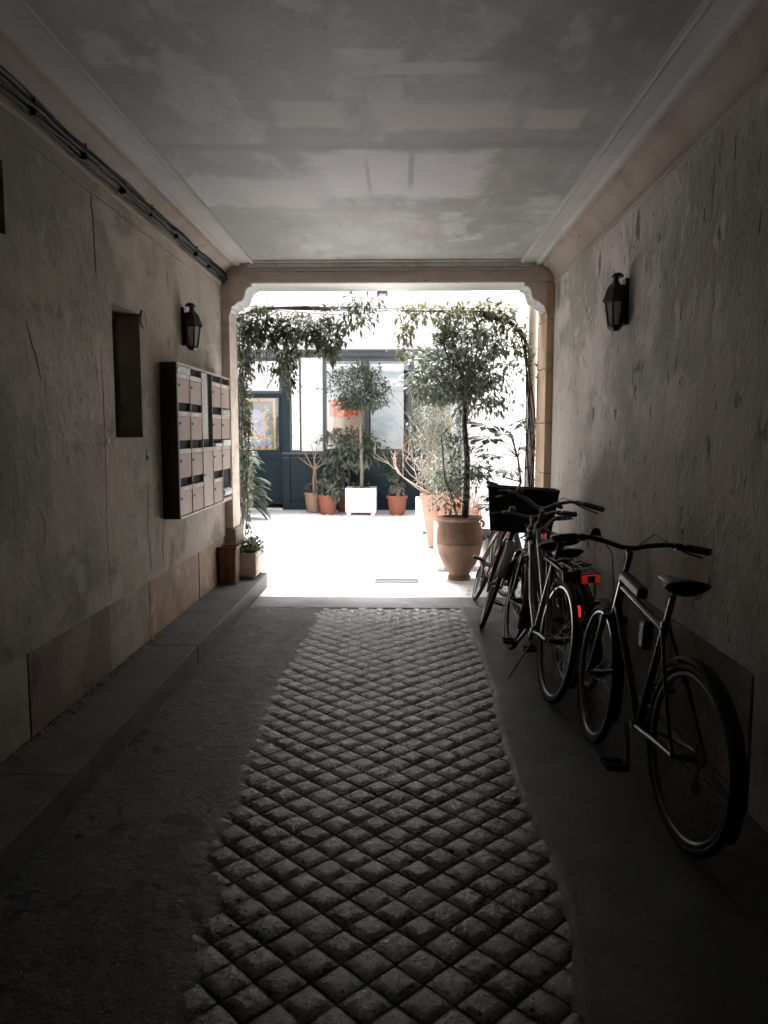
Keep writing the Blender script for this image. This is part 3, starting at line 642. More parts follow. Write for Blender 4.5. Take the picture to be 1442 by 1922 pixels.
# ================================================================== FITTINGS
def lantern(loc, side, label):
    t = thing('wall_lantern', label, 'wall lantern', loc, (0, 0, 0 if side > 0 else pi), 'black iron wall lanterns')
    # local: wall plane at x=0, lantern on +x side
    ax = .072
    g = MB(); g.lathe([(.064, -.02), (.078, -.030), (.081, -.024), (.066, .012), (.056, .045), (.040, .072), (.024, .086), (.018, .1), (.017, .120), (.0, .121)], (ax, 0, 0), 6); g.build('roof', m_black, t)
    g = MB(); g.lathe([(0, .118), (.040, .122), (.036, .134), (.020, .147), (0, .150)], (ax - .01, 0, 0), 12); g.build('finial', m_black, t, smooth=40)
    rt, rb, zt, zb = .060, .038, -.022, -.178
    g = MB()
    for k in range(6):
        a = k * pi / 3; g.tube([(ax + rt * cos(a), rt * sin(a), zt), (ax + rb * cos(a), rb * sin(a), zb)], .0075, 6)
    for z, r_ in ((zt - .004, rt), (zb, rb)): g.tube([(ax + r_ * cos(k*pi/3), r_ * sin(k*pi/3), z) for k in range(6)], .008, 6, closed=True)
    g.lathe([(rb + .004, zb + .004), (rb + .002, zb - .012), (.024, zb - .026), (.0, zb - .030)], (ax, 0, 0), 6)
    g.box(.0, .022, -.035, .035, -.17, .11); g.box(.02, ax, -.012, .012, .055, .075); g.build('cage', m_black, t)
    for k in range(6):
        a0, a1 = k * pi / 3 + .12, (k + 1) * pi / 3 - .12; s = .97
        f = lambda r_, a, z: V((ax + r_ * s * cos(a), r_ * s * sin(a), z))
        g = MB(); g.quad(f(rt, a0, zt), f(rt, a1, zt), f(rb, a1, zb), f(rb, a0, zb)); g.build('glass_pane', m_glass_l, t)
    return t
lantern((XL, 5.90, 2.345), 1, 'black iron wall lantern on the left wall above the mailboxes')
lantern((XR, 4.90, 2.352), -1, 'black iron wall lantern on the flaking right wall above the bicycles')

# mailboxes
mb = thing('mailbox_bank', 'wooden bank of twenty mailboxes in a dark case on left wall', 'mailboxes', (XL, 5.32, .93))
dX, LW, HH = .115, 1.62, 1.06
g = MB(); g.box(0, dX - .022, 0, LW, 0, HH); g.build('case', m_dark, mb, bevel=.003)  # near-black front paints the shade of the letter slots
for y0_, y1_ in ((-.022, -.001), (LW + .001, LW + .02)):
    g = MB(); g.box(.0, dX, y0_, y1_, -.012, HH + .012); g.build('case_side', m_case, mb)
cw, ch = LW / 5, HH / 4; g = MB()
for i in range(6): g.box(dX - .021, dX + .003, i * cw - .005, i * cw + .005, 0, HH) if i not in () else None
for s in (-.012, HH): g.box(dX - .03, dX + .004, -.005, LW + .005, s, s + .012)
g.build('face_frame', m_strip, mb)
rnd = random.Random(31)
for c in range(5):
    for r_ in range(4):       # r_ 0 = top row
        if c == 2 and r_ in (0, 1): continue
        y0, y1 = c * cw + .008, (c + 1) * cw - .008; zt = HH - r_ * ch; zb = zt - ch
        if c == 2 and r_ == 3: continue
        if c == 4 and r_ == 3: continue
        zb2 = zb - ch if (c == 2 and r_ == 2) else zb
        ztop = zt - .010 - .046
        g = MB(); g.box(dX - .018, dX - .002, y0, y1, zb2 + .006, ztop - .036)
        d_ = g.build('mailbox_door', (m_wood_r if r_ == 3 or (c == 2) else m_wood_m) if rnd.random() < .85 else m_wood_p, mb, bevel=.002)
        g = MB(); g.box(dX - .018, dX + .0, y0, y1, ztop - .034, ztop); g.build('name_strip', m_strip, d_)
        if rnd.random() < .7:
            g = MB(); w_ = rnd.uniform(.09, .16); o_ = rnd.uniform(.02, .12); g.box(dX, dX + .0012, y0 + o_, y0 + o_ + w_, ztop - .028, ztop - .007); g.build('name_card', m_paper, d_)
        g = MB(); g.lathe([(.009, 0), (.009, .006), (0, .007)], (dX - .002, y0 + .035, (zb2 + ztop) / 2 + .02), 10, mat=M4.Rotation(pi / 2, 4, 'Y')); g.build('door_lock', m_black, d_)
        if (c, r_) in ((0, 0), (4, 1)):
            g = MB(); g.box(dX - .014, dX + .004, y0, y1, ztop, zt - .006); g.build('slot_film', m_foil, d_)
        if (c, r_) in ((4, 2), (3, 2)):
            g = MB(); g.box(dX - .03, dX + .010, y0 + (.0 if c == 4 else .05), y1 - .02, ztop + .002, zt - (.004 if c == 4 else .03)); g.build('letter', m_paper, d_)
for q_ in ((2 * cw + .006, 3 * cw - .006, 2 * ch, HH - .004), (4 * cw + .006, 5 * cw - .006, .006, ch)):
    g = MB(); g.box(dX - .021, dX - .018, *q_); g.build('compartment_shade', m_dark, mb)  # black sheets painted as the shaded inside of open boxes
g = MB(); g.box(dX - .012, dX + .002, 2 * cw + .006, 2.52 * cw, 2 * ch + .01, HH - .008); g.build('film_sheet', m_foil, mb)
g = MB(); g.tube([(dX - .02, 4 * cw + .02, .07), (dX - .008, 5 * cw - .06, .07)], .034, 10); tag(g.build('rolled_paper', m_paper, mb), None)
g = MB(); g.box(dX - .021, dX + .001, 4 * cw + .006, 5 * cw - .006, .0, .02); g.build('compartment_lip', m_strip, mb)

# wicker basket on the step
wb_ = thing('wicker_basket', 'tall square brown wicker basket standing on the granite step', 'basket', (-1.567, 6.93, .148))
w0, w1, hB = .070, .083, .335
g = MB(); n = 12; Hs = 14
for side in range(4):
    for i in range(n):
        for k in range(Hs):
            def pt(i_, k_):
                t = k_ / Hs; ww = w0 + (w1 - w0) * t; s_ = (i_ / n * 2 - 1) * ww; o_ = .004 * ((i_ % 2) * 2 - 1) * (1 if 0 < i_ < n else 0)
                x, y = s_, -ww - o_
                for _ in range(side): x, y = -y, x
                return (x, y, t * hB)
            g.quad(pt(i, k), pt(i + 1, k), pt(i + 1, k + 1), pt(i, k + 1))
g.build('woven_side', m_wicker, wb_, smooth=20)
g = MB(); e = w1 + .004; g.tube([(-e, -e, hB), (e, -e, hB), (e, e, hB), (-e, e, hB)], .009, 8, closed=True); e = w0 + .002; g.tube([(-e, -e, .006), (e, -e, .006), (e, e, .006), (-e, e, .006)], .007, 8, closed=True); g.build('rim', m_wicker, wb_, smooth=40)
g = MB(); g.box(-w0, w0, -w0, w0, .01, .02); g.build('bottom', m_dark, wb_)

# ================================================================== PLANTS
def leaf_dir(q, out, droop=.3):
    d = out * q.uniform(.5, 1.2) + V((q.gauss(0, .55), q.gauss(0, .55), q.gauss(0, .45) - droop))
    return d.normalized()
def crown(g, c, rad, n, L, W, seed, clumps=40, spread=.16, droop=.3, fill=.55, flat=1.0, mi=0):
    q = random.Random(seed); c = V(c); cs = []
    while len(cs) < clumps:
        p = V((q.uniform(-1, 1), q.uniform(-1, 1), q.uniform(-1, 1)))
        if p.length > 1 or p.length < fill * q.random(): continue
        cs.append(p)
    for i in range(n):
        k = cs[q.randrange(len(cs))]
        p = k + V((q.gauss(0, spread), q.gauss(0, spread), q.gauss(0, spread * flat)))
        out = V((p.x, p.y, p.z)).normalized() if p.length > .05 else V((0, 0, 1))
        pos = c + V((p.x * rad[0], p.y * rad[1], p.z * rad[2]))
        d = leaf_dir(q, out, droop); l = L * q.uniform(.65, 1.2)
        g.leaf(pos, d, V((q.gauss(0, .35), q.gauss(0, .35), 1)) + out * .4, l, W * l / L * q.uniform(.8, 1.15), .3, .15, mi)
    return cs
def limbs(g, base, c, rad, n, r0, seed, pts=None):
    q = random.Random(seed); base = V(base); c = V(c)
    for i in range(n):
        a = q.uniform(0, 2 * pi); e = c + V((cos(a) * rad[0] * q.uniform(.4, .9), sin(a) * rad[1] * q.uniform(.4, .9), rad[2] * q.uniform(-.3, .8)))
        m = base.lerp(e, .5) + V((q.uniform(-.05, .05), q.uniform(-.05, .05), q.uniform(.0, .08)))
        g.tube([base, m, e], [r0, r0 * .6, r0 * .2], 5)
def pot(parent, prof, m, name='pot', seg=32, soil=True):
    g = MB(); g.lathe(prof, (0, 0, 0), seg); o = g.build(name, m, parent, smooth=35)
    return o
def round_pot(parent, r, h, m, rb=None, rim=.14, feet=False):
    rb = rb or r * .68; t = .012 + r * .05; hr = h * rim
    pot(parent, [(rb * .5, .012), (rb, .012), (rb + (r - rb) * .85 * .5, (h - hr) * .52), (r - t * .9, h - hr), (r, h - hr), (r + .004, h - hr * .5), (r, h), (r - t, h), (r - t * 1.4, h - .03), (0, h - .035)], m)
    g = MB(); g.lathe([(r - t * 1.5, h - .034), (0, h - .026)], (0, 0, 0), 20); g.build('soil', m_soil, parent)
    if feet:
        g = MB()
        for k in range(3): a = k * 2.09 + .5; g.box(rb * .75 * cos(a) - .03, rb * .75 * cos(a) + .03, rb * .75 * sin(a) - .03, rb * .75 * sin(a) + .03, 0, .014)
        g.build('pot_feet', m_white, parent)
def square_pot(parent, wx, wy, h, m, wall=.03, feet=.03, name='planter'):
    g = MB(); x, y = wx / 2, wy / 2
    g.box(-x, x, -y, -y + wall, feet, h); g.box(-x, x, y - wall, y, feet, h); g.box(-x, -x + wall, -y + wall, y - wall, feet, h); g.box(x - wall, x, -y + wall, y - wall, feet, h); g.box(-x + wall, x - wall, -y + wall, y - wall, feet, feet + .03)
    g.build(name, m, parent, bevel=.008)
    g = MB(); g.box(-x + wall, x - wall, -y + wall, y - wall, feet + .031, h - .05); g.build('soil', m_soil, parent)
    g = MB()
    for a in (-1, 1):
        for b in (-1, 1): g.box(a * (x - .06) - .04, a * (x - .06) + .04, b * (y - .06) - .04, b * (y - .06) + .04, .002, feet - .001)
    g.build('planter_feet', m, parent)

# 1 clipped tree in the white square planter
L0 = V((-.73, 14.35, .002)); t = thing('potted_tree', 'clipped round headed tree in a white square planter before the shopfront', 'potted tree', L0)
square_pot(t, .57, .50, .50, m_white, feet=.045)
ct = at(672, 728, 14.35) - L0; tb = V((0.0, 0, .45))
g = MB(); g.tube([tb, V((.01, 0, .8)), V((-.01, .0, 1.3)), V((ct.x * .4, 0, ct.z - .25)), ct], [.036, .034, .028, .026, .018], 8); limbs(g, V((ct.x * .4, 0, ct.z - .25)), ct, (.45, .45, .36), 14, .014, 2); g.build('trunk', m_bark_g, t, smooth=60)
g = MB(); crown(g, ct, (.50, .48, .40), 2600, .085, .034, 11, clumps=75, spread=.15, droop=.35); crown(g, ct + V((.15, 0, -.26)), (.42, .35, .16), 500, .09, .036, 12, clumps=16, spread=.2, droop=.7); g.build('crown', m_leaf, t)
g = MB(); crown(g, V((0, 0, .50)), (.22, .18, .09), 160, .09, .016, 13, clumps=14, droop=-.6); g.build('undergrowth', m_leaf_v, t)

# 2 leafy shrub in the dark clay pot behind it
L0 = V((-1.06, 14.72, .002)); t = thing('potted_shrub', 'broad leafy shrub in dark clay pot behind the white planter', 'potted shrub', L0)
round_pot(t, .19, .40, m_terra_d)
g = MB(); q = random.Random(4); c0 = at(660, 842, 14.6) - L0
for k in range(6): g.tube([(q.uniform(-.05, .05), 0, .36), (q.uniform(-.15, .15), q.uniform(-.05, .05), .7), (c0.x + q.uniform(-.4, .4), c0.y + q.uniform(-.1, .1), c0.z + q.uniform(-.1, .2))], [.016, .012, .006], 5)
g.build('stems', m_bark_g, t)
g = MB(); crown(g, c0, (.62, .34, .32), 1150, .13, .062, 15, clumps=55, spread=.14, droop=.5); crown(g, c0 + V((-.28, 0, -.35)), (.24, .2, .30), 260, .14, .06, 16, clumps=14, spread=.2, droop=.9); g.build('foliage', m_leaf_g, t)

# 3 bare shrub in the beige pot
L0 = V((-1.66, 14.62, .002)); t = thing('potted_shrub', 'bare branched shrub in a tall beige clay pot', 'potted shrub', L0)
round_pot(t, .185, .385, m_terra_b, rim=.10)
g = MB(); q = random.Random(6); b0 = V((.01, 0, .35)); f0 = V((.02, 0, .82))
g.tube([b0, V((.0, 0, .6)), f0], [.024, .022, .018], 7); g.tube([b0 + V((.04, .02, 0)), V((.05, .02, .6)), f0 + V((.02, .01, .12))], [.014, .012, .01], 6)
for e in ((-.30, .06, 1.06), (-.20, -.05, 1.22), (-.04, .08, 1.30), (.09, -.04, 1.28), (.22, .05, 1.16), (.34, -.03, 1.10), (.30, .1, .98)):
    e = V(e); st = f0 + V((0, 0, q.uniform(-.15, .05))); m_ = st.lerp(e, .55) + V((q.uniform(-.04, .04), 0, q.uniform(-.06, .02))); g.tube([st, m_, e], [.012, .009, .004], 5)
    g.tube([m_, m_ + V((q.uniform(-.1, .1), q.uniform(-.1, .1), .12))], [.006, .002], 4)
g.build('stems', m_cane, t)
g = MB(); crown(g, V((-.02, 0, .42)), (.16, .14, .10), 70, .09, .03, 17, clumps=10, droop=-.4); g.build('undergrowth', m_leaf_g, t)

# 4 small plant, orange pot
L0 = V((-1.355, 14.30, .002)); t = thing('potted_plant', 'low leafy plant in orange terracotta pot between beige pot and white planter', 'potted plant', L0)
round_pot(t, .20, .365, m_terra, rim=.13, feet=True)
g = MB(); g.tube([(0, 0, .33), (0, 0, .55)], .012, 6); g.build('stems', m_bark_g, t)
g = MB(); crown(g, V((.05, 0, .50)), (.24, .2, .18), 330, .12, .05, 18, clumps=22, spread=.2, droop=.25); g.build('foliage', m_leaf_g, t)

# 5 hand shaped leaves, orange pot on the right
def palmate(g, c, d, nrm, L, lobes=8, mi=0, wid=.36):
    d = d.normalized(); sd_ = d.cross(nrm).normalized(); n = sd_.cross(d)
    for k in range(lobes):
        a = (k / (lobes - 1) - .5) * R(230); dd = d * cos(a) + sd_ * sin(a)
        l = L * (1 - .35 * abs(k / (lobes - 1) * 2 - 1))
        s2 = dd.cross(n).normalized(); w_ = L * wid * .5
        p = [c, c + dd * l * .35 + s2 * w_ * .35, c + dd * l * .68 + s2 * w_, c + dd * l - n * l * .12, c + dd * l * .68 - s2 * w_, c + dd * l * .35 - s2 * w_ * .35, c + dd * l * .6 - n * l * .03]
        g.add(p, ((0, 1, 6), (1, 2, 6), (2, 3, 6), (3, 4, 6), (4, 5, 6), (5, 0, 6)), mi)
L0 = V((-.06, 14.22, .002)); t = thing('potted_plant', 'bushy hand leaved plant in orange terracotta pot right of white planter', 'potted plant', L0)
round_pot(t, .195, .36, m_terra, rim=.14, feet=True)
g = MB(); q = random.Random(9); lv = MB()
for k in range(34):
    a = q.uniform(0, 2 * pi); rr = q.uniform(.05, .30); z = q.uniform(.55, 1.18); rr *= 1 - .5 * abs((z - .9) / .4)
    e = V((rr * cos(a) - .03, rr * sin(a) * .8, z)); g.tube([(0, 0, .33), V((e.x * .2, e.y * .2, z * .75)), e], [.010, .008, .004], 4)
    palmate(lv, e, V((cos(a), sin(a), -.25)), V((cos(a) * .3, sin(a) * .3, 1)), q.uniform(.13, .20), 7)
g.build('stems', m_bark_g, t); lv.build('foliage', m_leaf, t)
lv = MB(); q = random.Random(3)
for k in range(40): a = q.uniform(0, 6.28); lv.leaf(V((q.uniform(-.08, .08), q.uniform(-.08, .08), q.uniform(.42, .62))), V((cos(a), sin(a), -1.0)), V((0, 0, 1)), .16, .05)
lv.build('withered_leaves', m_tan, t)

# 6 tall pale clay pot with cane bush
L0 = V((.53, 10.15, .002)); t = thing('potted_shrub', 'pale branching cane shrub in a tall pinkish clay pot behind the urn', 'potted shrub', L0)
pot(t, [(.10, .02), (.165, .02), (.19, .2), (.235, .50), (.255, .64), (.272, .645), (.275, .70), (.265, .715), (.245, .71), (.24, .67), (0, .665)], m_terra_p)
g = MB(); g.lathe([(.245, .668), (0, .676)], (0, 0, 0), 20); g.build('soil', m_soil, t)
g = MB()
for a in (.4, 2.5, 4.6): g.box(.13 * cos(a) - .03, .13 * cos(a) + .03, .13 * sin(a) - .03, .13 * sin(a) + .03, 0, .021)
g.build('pot_feet', m_terra_p, t)
g = MB(); q = random.Random(14)
def twig(p, d, L, r, depth):
    pts = [p]; dd = d.copy(); n = 5
    for i in range(n):
        dd = (dd + V((q.gauss(0, .18), q.gauss(0, .18), q.gauss(.05, .12)))).normalized(); pts.append(pts[-1] + dd * L / n)
    g.tube(pts, [r * (1 - .6 * i / n) for i in range(n + 1)], 5)
    if depth:
        for k in range(q.randint(2, 3)): 
            j = q.randint(2, n); a = q.uniform(0, 6.28); twig(pts[j], (dd + V((cos(a), sin(a), .2)) * .8).normalized(), L * q.uniform(.4, .7), r * .6, depth - 1)
for k in range(12):
    a = q.uniform(0, 6.28) if k > 4 else q.uniform(2.6, 3.9); twig(V((.08 * cos(a), .08 * sin(a), .65)), V((cos(a) * .8, sin(a) * .6, q.uniform(.25, 1.1))).normalized(), q.uniform(.35, .75), .010, 2)
g.build('stems', m_cane, t)
g = MB(); crown(g, V((.12, -.1, 1.0)), (.42, .3, .34), 520, .075, .026, 19, clumps=46, spread=.13, droop=.2); g.build('foliage', m_leaf_g, t)

# 7 bamboo in a white box further back
L0 = V((.50, 11.75, .002)); t = thing('potted_bamboo', 'tall grey green bamboo clump in white box planter behind clay pot', 'potted bamboo', L0)
square_pot(t, .52, .52, .52, m_white, feet=.04)
g = MB(); lv = MB(); q = random.Random(8)
for k in range(30):
    x, y = q.uniform(-.2, .2), q.uniform(-.2, .2); h = q.uniform(1.1, 2.0); tx, ty = q.uniform(-.32, .3), q.uniform(-.2, .2)
    pts = [V((x, y, .5)), V((x + tx * .2, y + ty * .2, .5 + h * .4)), V((x + tx * .6, y + ty * .6, .5 + h * .75)), V((x + tx * 1.3, y + ty * 1.3, .5 + h))]
    g.tube(pts, [.008, .007, .005, .002], 4)
    for j in range(40):
        u_ = q.uniform(.15, 1) * 3; i = min(2, int(u_)); p = pts[i].lerp(pts[i + 1], u_ - i); a = q.uniform(0, 6.28)
        lv.leaf(p + V((q.uniform(-.03, .03), q.uniform(-.03, .03), 0)), V((cos(a), sin(a), q.uniform(-.6, .9))), V((0, 0, 1)), q.uniform(.10, .19), .016, .2, .25)
g.build('canes', m_cane, t); lv.build('foliage', m_leaf_p, t)
# big dry branches of a shrub leaning out of the bamboo
L0 = V((.66, 13.0, .002)); t = thing('potted_shrub', 'tall pale leafless shrub with forked branches left of the bamboo', 'potted shrub', L0)
round_pot(t, .20, .42, m_terra_b)
g = MB(); q = random.Random(44)
for k in range(9):
    a = q.uniform(0, 6.28); twig(V((.05 * cos(a), .05 * sin(a), .40)), V((cos(a) * .25 - .08, sin(a) * .3, 1.0)).normalized(), q.uniform(.9, 1.35), .010, 2)
g.build('stems', m_cane, t)
lv = MB(); crown(lv, V((.0, 0, 1.55)), (.42, .36, .55), 420, .10, .036, 45, clumps=40, spread=.14, droop=.3); lv.build('foliage', m_leaf_p, t)

# 8 white box with dry straw stems just behind the urn
L0 = V((.68, 8.62, .002)); t = thing('potted_grass', 'dry orange straw stems in a white box planter behind urn', 'potted grass', L0)
square_pot(t, .58, .50, .50, m_white, feet=.05)
g = MB(); q = random.Random(15)
for k in range(150):
    x, y = q.uniform(-.2, .22), q.uniform(-.18, .18); a = q.uniform(0, 6.28); rr = q.uniform(.02, .16); h = q.uniform(.22, .46)
    g.tube([(x, y, .42), (x + rr * .3 * cos(a), y + rr * .3 * sin(a), .45 + h * .6), (x + rr * cos(a), y + rr * sin(a), .45 + h)], [.0035, .003, .0015], 4)
for k in range(36):
    a = q.uniform(2.2, 4.2); x, y = -.18, q.uniform(-.2, .2); h = q.uniform(.0, .32)
    g.tube([(x, y, .44), (x - .10, y + .02, .47 + h * .5), (x - q.uniform(.12, .3), y + q.uniform(-.1, .1), .46 + h)], [.0035, .003, .0015], 4)
g.build('stems', m_straw, t)

# 9 the big clay urn with its dark clipped tree
L0 = V((.615, 7.93, .002)); t = thing('urn_tree', 'tall dark clipped tree in a large weathered clay urn', 'potted tree', L0)
pot(t, [(.08, .0), (.115, .0), (.122, .03), (.105, .055), (.12, .085), (.17, .16), (.215, .27), (.236, .37), (.240, .375), (.240, .388), (.236, .392), (.238, .46), (.228, .54), (.205, .595), (.200, .612), (.222, .628), (.236, .642), (.236, .656), (.215, .660), (.20, .655), (.19, .60), (0, .59)], m_urn, 'urn', 48)
for s in (1,):
    g = MB(); g.tube([(s * .215, 0, .615), (s * .250, 0, .60), (s * .254, 0, .570), (s * .230, 0, .545)], .012, 8); g.build('urn_handle', m_urn, t, smooth=60)
g = MB(); g.lathe([(.19, .603), (0, .612)], (0, 0, 0), 20); g.build('soil', m_soil, t)
ct = at(872, 692, 7.93) - L0; pts = [at(872, 984, 7.93) - L0, at(876, 925, 7.93) - L0, at(877, 860, 7.93) - L0, at(872, 800, 7.93) - L0, at(873, 755, 7.93) - L0, ct]
g = MB(); g.tube([pts[0] - V((0, 0, .06))] + pts, [.040, .040, .034, .030, .027, .026, .015], 10); limbs(g, pts[4], ct, (.5, .45, .4), 22, .014, 5)
g.tube([at(861, 984, 7.8) - L0, at(850, 935, 7.8) - L0, at(835, 900, 7.8) - L0, at(831, 845, 7.8) - L0, at(828, 818, 7.8) - L0, at(845, 800, 7.8) - L0, at(862, 790, 7.8) - L0], [.009, .009, .008, .007, .005, .004, .003], 6)
g.tube([at(842, 915, 7.8) - L0, at(858, 935, 7.82) - L0, at(872, 945, 7.9) - L0], [.006, .005, .005], 5)
g.build('trunk', m_bark, t, smooth=60)
g = MB()
crown(g, ct + V((-.01, 0, .0)), (.50, .44, .34), 2500, .085, .034, 25, clumps=80, spread=.13, droop=.35)
crown(g, ct + V((.12, .0, .30)), (.34, .34, .24), 620, .08, .032, 26, clumps=30, spread=.15, droop=.2)
crown(g, ct + V((.18, 0, -.30)), (.36, .3, .18), 300, .085, .034, 27, clumps=22, spread=.18, droop=.8)
crown(g, ct + V((-.34, .0, -.12)), (.22, .3, .26), 380, .085, .034, 28, clumps=22, spread=.16, droop=.4)
g.build('crown', m_leaf_u, t)
g = MB(); cc = at(868, 868, 7.93) - L0; crown(g, cc, (.30, .24, .30), 620, .065, .028, 29, clumps=44, spread=.14, droop=.2); crown(g, at(835, 930, 7.9) - L0, (.22, .2, .18), 260, .06, .026, 30, clumps=20, spread=.16); g.build('undergrowth', m_leaf_g, t)

# 10 large hand leaved shrub on the right, white pot
L0 = V((1.06, 8.15, .002)); t = thing('potted_shrub', 'large hand leaved shrub in white pot between urn and wall', 'potted shrub', L0)
round_pot(t, .23, .52, m_white, rb=.17)
g = MB(); lv = MB(); base = V((0, 0, .48)); q = random.Random(18); Yp = 8.1
top = at(972, 858, Yp) - L0; mid = at(978, 905, Yp) - L0
g.tube([base, mid, top, at(958, 815, Yp) - L0], [.016, .014, .011, .006], 7)
for (x, y, tx, ty, L_) in ((912, 800, -1, .35, .19), (918, 822, -1.2, -.2, .22), (955, 798, .5, .6, .20), (945, 815, -.3, .8, .17), (925, 855, -.8, -.2, .15), (990, 835, 1, .2, .18), (935, 880, -.8, 0, .15), (905, 888, -1, -.1, .17),
                           (890, 890, -1, -.3, .17), (960, 880, -.2, -.6, .15), (912, 1000, -1, -.1, .17), (930, 935, -1, .1, .16), (918, 950, -1, -.1, .15), (985, 800, .4, .9, .17)):
    e = at(x, y, Yp + q.uniform(-.12, .1)) - L0; st = base if y > 920 else (mid if y > 860 else top)
    g.tube([st, st.lerp(e, .5) + V((0, 0, .02)), e], [.006, .005, .003], 5)
    palmate(lv, e, V((tx, -.5, ty * .45)), V((q.uniform(-.3, .3), -.30, 1)), L_ * 1.3, 8, wid=.33)
g.build('stems', m_bark, t, smooth=60); lv.build('foliage', m_leaf_f, t)

# 11 big-leaved pale plant by the shop door
L0 = V((-2.72, 13.45, .002)); t = thing('leafy_plant', 'pale long leaved plant growing by the shop door', 'plant', L0)
g = MB(); lv = MB(); q = random.Random(20)
for k in range(7): a = q.uniform(0, 6.28); g.tube([(0.02 * cos(a), .02 * sin(a), 0), (.06 * cos(a), .06 * sin(a), .5), (.15 * cos(a), .12 * sin(a), q.uniform(.7, 1.2))], [.02, .016, .008], 6)
def strap(lv, p, d, L, W, droop):
    d = d.normalized(); sd_ = d.cross(V((0, 0, 1))).normalized(); ring = []; n = 6
    for i in range(n + 1):
        u_ = i / n; c = p + d * (L * u_) - V((0, 0, droop * L * u_ * u_)); ww = W * .5 * (sin(pi * min(1, u_ * .9 + .08)) ** .7 if u_ < 1 else .05)
        ring += [c - sd_ * ww + V((0, 0, ww * .3)), c, c + sd_ * ww + V((0, 0, ww * .3))]
    fs = []
    for i in range(n):
        for j in range(2): o_ = i * 3 + j; fs.append((o_, o_ + 1, o_ + 4, o_ + 3))
    lv.add(ring, fs)
for k in range(62):
    a = q.uniform(0, 6.28); z = q.uniform(.25, 1.2); strap(lv, V((.08 * cos(a), .08 * sin(a), z)), V((cos(a), sin(a), q.uniform(-.1, .6))), q.uniform(.20, .34), q.uniform(.09, .14), q.uniform(.2, .9))
for k in range(16):
    a = q.uniform(-.6, .6); strap(lv, V((.1, -.05, q.uniform(.2, .75))), V((cos(a), -.2, q.uniform(-.2, .4))), q.uniform(.3, .42), .12, q.uniform(.3, .9))
g.build('stems', m_bark_g, t); lv.build('foliage', m_leaf_p, t, smooth=60)
# softer flowering bush above it
L0 = V((-2.95, 12.9, .002)); t = thing('leafy_shrub', 'pale small leaved shrub behind the vine at the left pier', 'shrub', L0)
g = MB(); lv = MB(); q = random.Random(22)
for k in range(7): g.tube([(0, 0, 0), (q.uniform(-.1, .1), q.uniform(-.1, .1), .8), (q.uniform(-.3, .35), q.uniform(-.3, .3), q.uniform(1.4, 2.0))], [.018, .014, .005], 5)
crown(lv, V((.05, 0, 1.25)), (.44, .36, .72), 1500, .085, .04, 23, clumps=70, spread=.13, droop=.2); g.build('stems', m_bark_g, t); lv.build('foliage', m_leaf_p, t)

# 12 planter box with the left vine
L0 = V((-1.452, 7.36, .146)); t = thing('planter_box', 'stone planter box with small green plants at the end of step', 'planter', L0)
square_pot(t, .19, .46, .245, m_box, wall=.022, feet=.02)
g = MB(); g.box(.0951, .100, -.19, .19, .05, .20); g.build('side_panel', m_box, t, bevel=.004)
lv = MB(); q = random.Random(25)
for k in range(240):
    a = q.uniform(0, 6.28); p = V((q.uniform(-.07, .075), q.uniform(-.2, .2), .20 + q.uniform(0, .12))); lv.leaf(p, V((cos(a) * .8 + .2, sin(a) * .8, q.uniform(.1, 1.1))), V((0, 0, 1)), q.uniform(.07, .13), q.uniform(.028, .045), .3, .3)
lv.build('foliage', m_leaf_v, t)

# 13 wires over the opening
def wire(pts, r, label, name='support_wire'):
    g = MB(); g.tube(pts, r, 5); return tag(g.build(name, m_black), label, 'wire')
YW = 7.80
wire([at(452, 574, YW), at(600, 580, YW), at(760, 579, YW), at(995, 578, YW)], .0035, 'upper support wire strung across the courtyard opening for vines')
wire([at(452, 580, YW + .03), at(640, 583, YW + .03), at(820, 582, YW + .03), at(995, 586, YW + .03)], .003, 'lower support wire strung across the courtyard opening for vines')

# 14 vines
def vine_leaves(lv, path, n, L, W, q, spread, droop=.5):
    pts = [V(p) for p in path]; segs = [(b - a).length for a, b in zip(pts, pts[1:])]; tot = sum(segs)
    for i in range(n):
        s_ = q.random() * tot
        for j, l in enumerate(segs):
            if s_ <= l: break
            s_ -= l
        p = pts[j].lerp(pts[j + 1], min(1, s_ / max(l, 1e-6))) + V((q.gauss(0, spread), q.gauss(0, spread), q.gauss(0, spread)))
        a = q.uniform(0, 6.28); l_ = L * q.uniform(.6, 1.25)
        lv.leaf(p, V((cos(a), sin(a) * .8, q.uniform(-1.2, .5) - droop * .4)), V((q.gauss(0, .4), q.gauss(0, .4), 1)), l_, W * l_ / L, .3, .2)
v1 = thing('climbing_vine', 'dark leafy vine climbing the left pier and hanging from wires', 'vine', (-1.52, 7.62, .3))
O1 = V(v1.location); g = MB(); lv = MB(); q = random.Random(51); Yv = 7.72
def A(x, y, Y=Yv, O=O1): return at(x, y, Y) - O
for k in range(9):
    pts = []; xo = q.uniform(-4, 12)
    for y in range(1015, 590, -35): pts.append(A(452 + xo + 6 * sin(y * .02 + k * 2) + q.uniform(-2, 2), y, Yv + q.uniform(-.05, .05)))
    pts += [A(455 + xo, 590), A(475 + 6 * k, 578), A(520 + 20 * k, 578 + q.uniform(-3, 6))]
    g.tube(pts, q.uniform(.003, .0075), 5); vine_leaves(lv, pts[3:-2], 85, .055, .024, q, .035)
stem_runs = [[(470, 575), (540, 585), (620, 590), (690, 588), (735, 582)], [(455, 590), (475, 556), (497, 552), (505, 575), (500, 600)], [(600, 585), (660, 575), (690, 556), (705, 565)],
             [(520, 590), (532, 640), (538, 690), (545, 735)], [(500, 590), (498, 640), (503, 700)], [(560, 590), (590, 620), (625, 640), (635, 665)], [(470, 600), (465, 640), (470, 700)]]
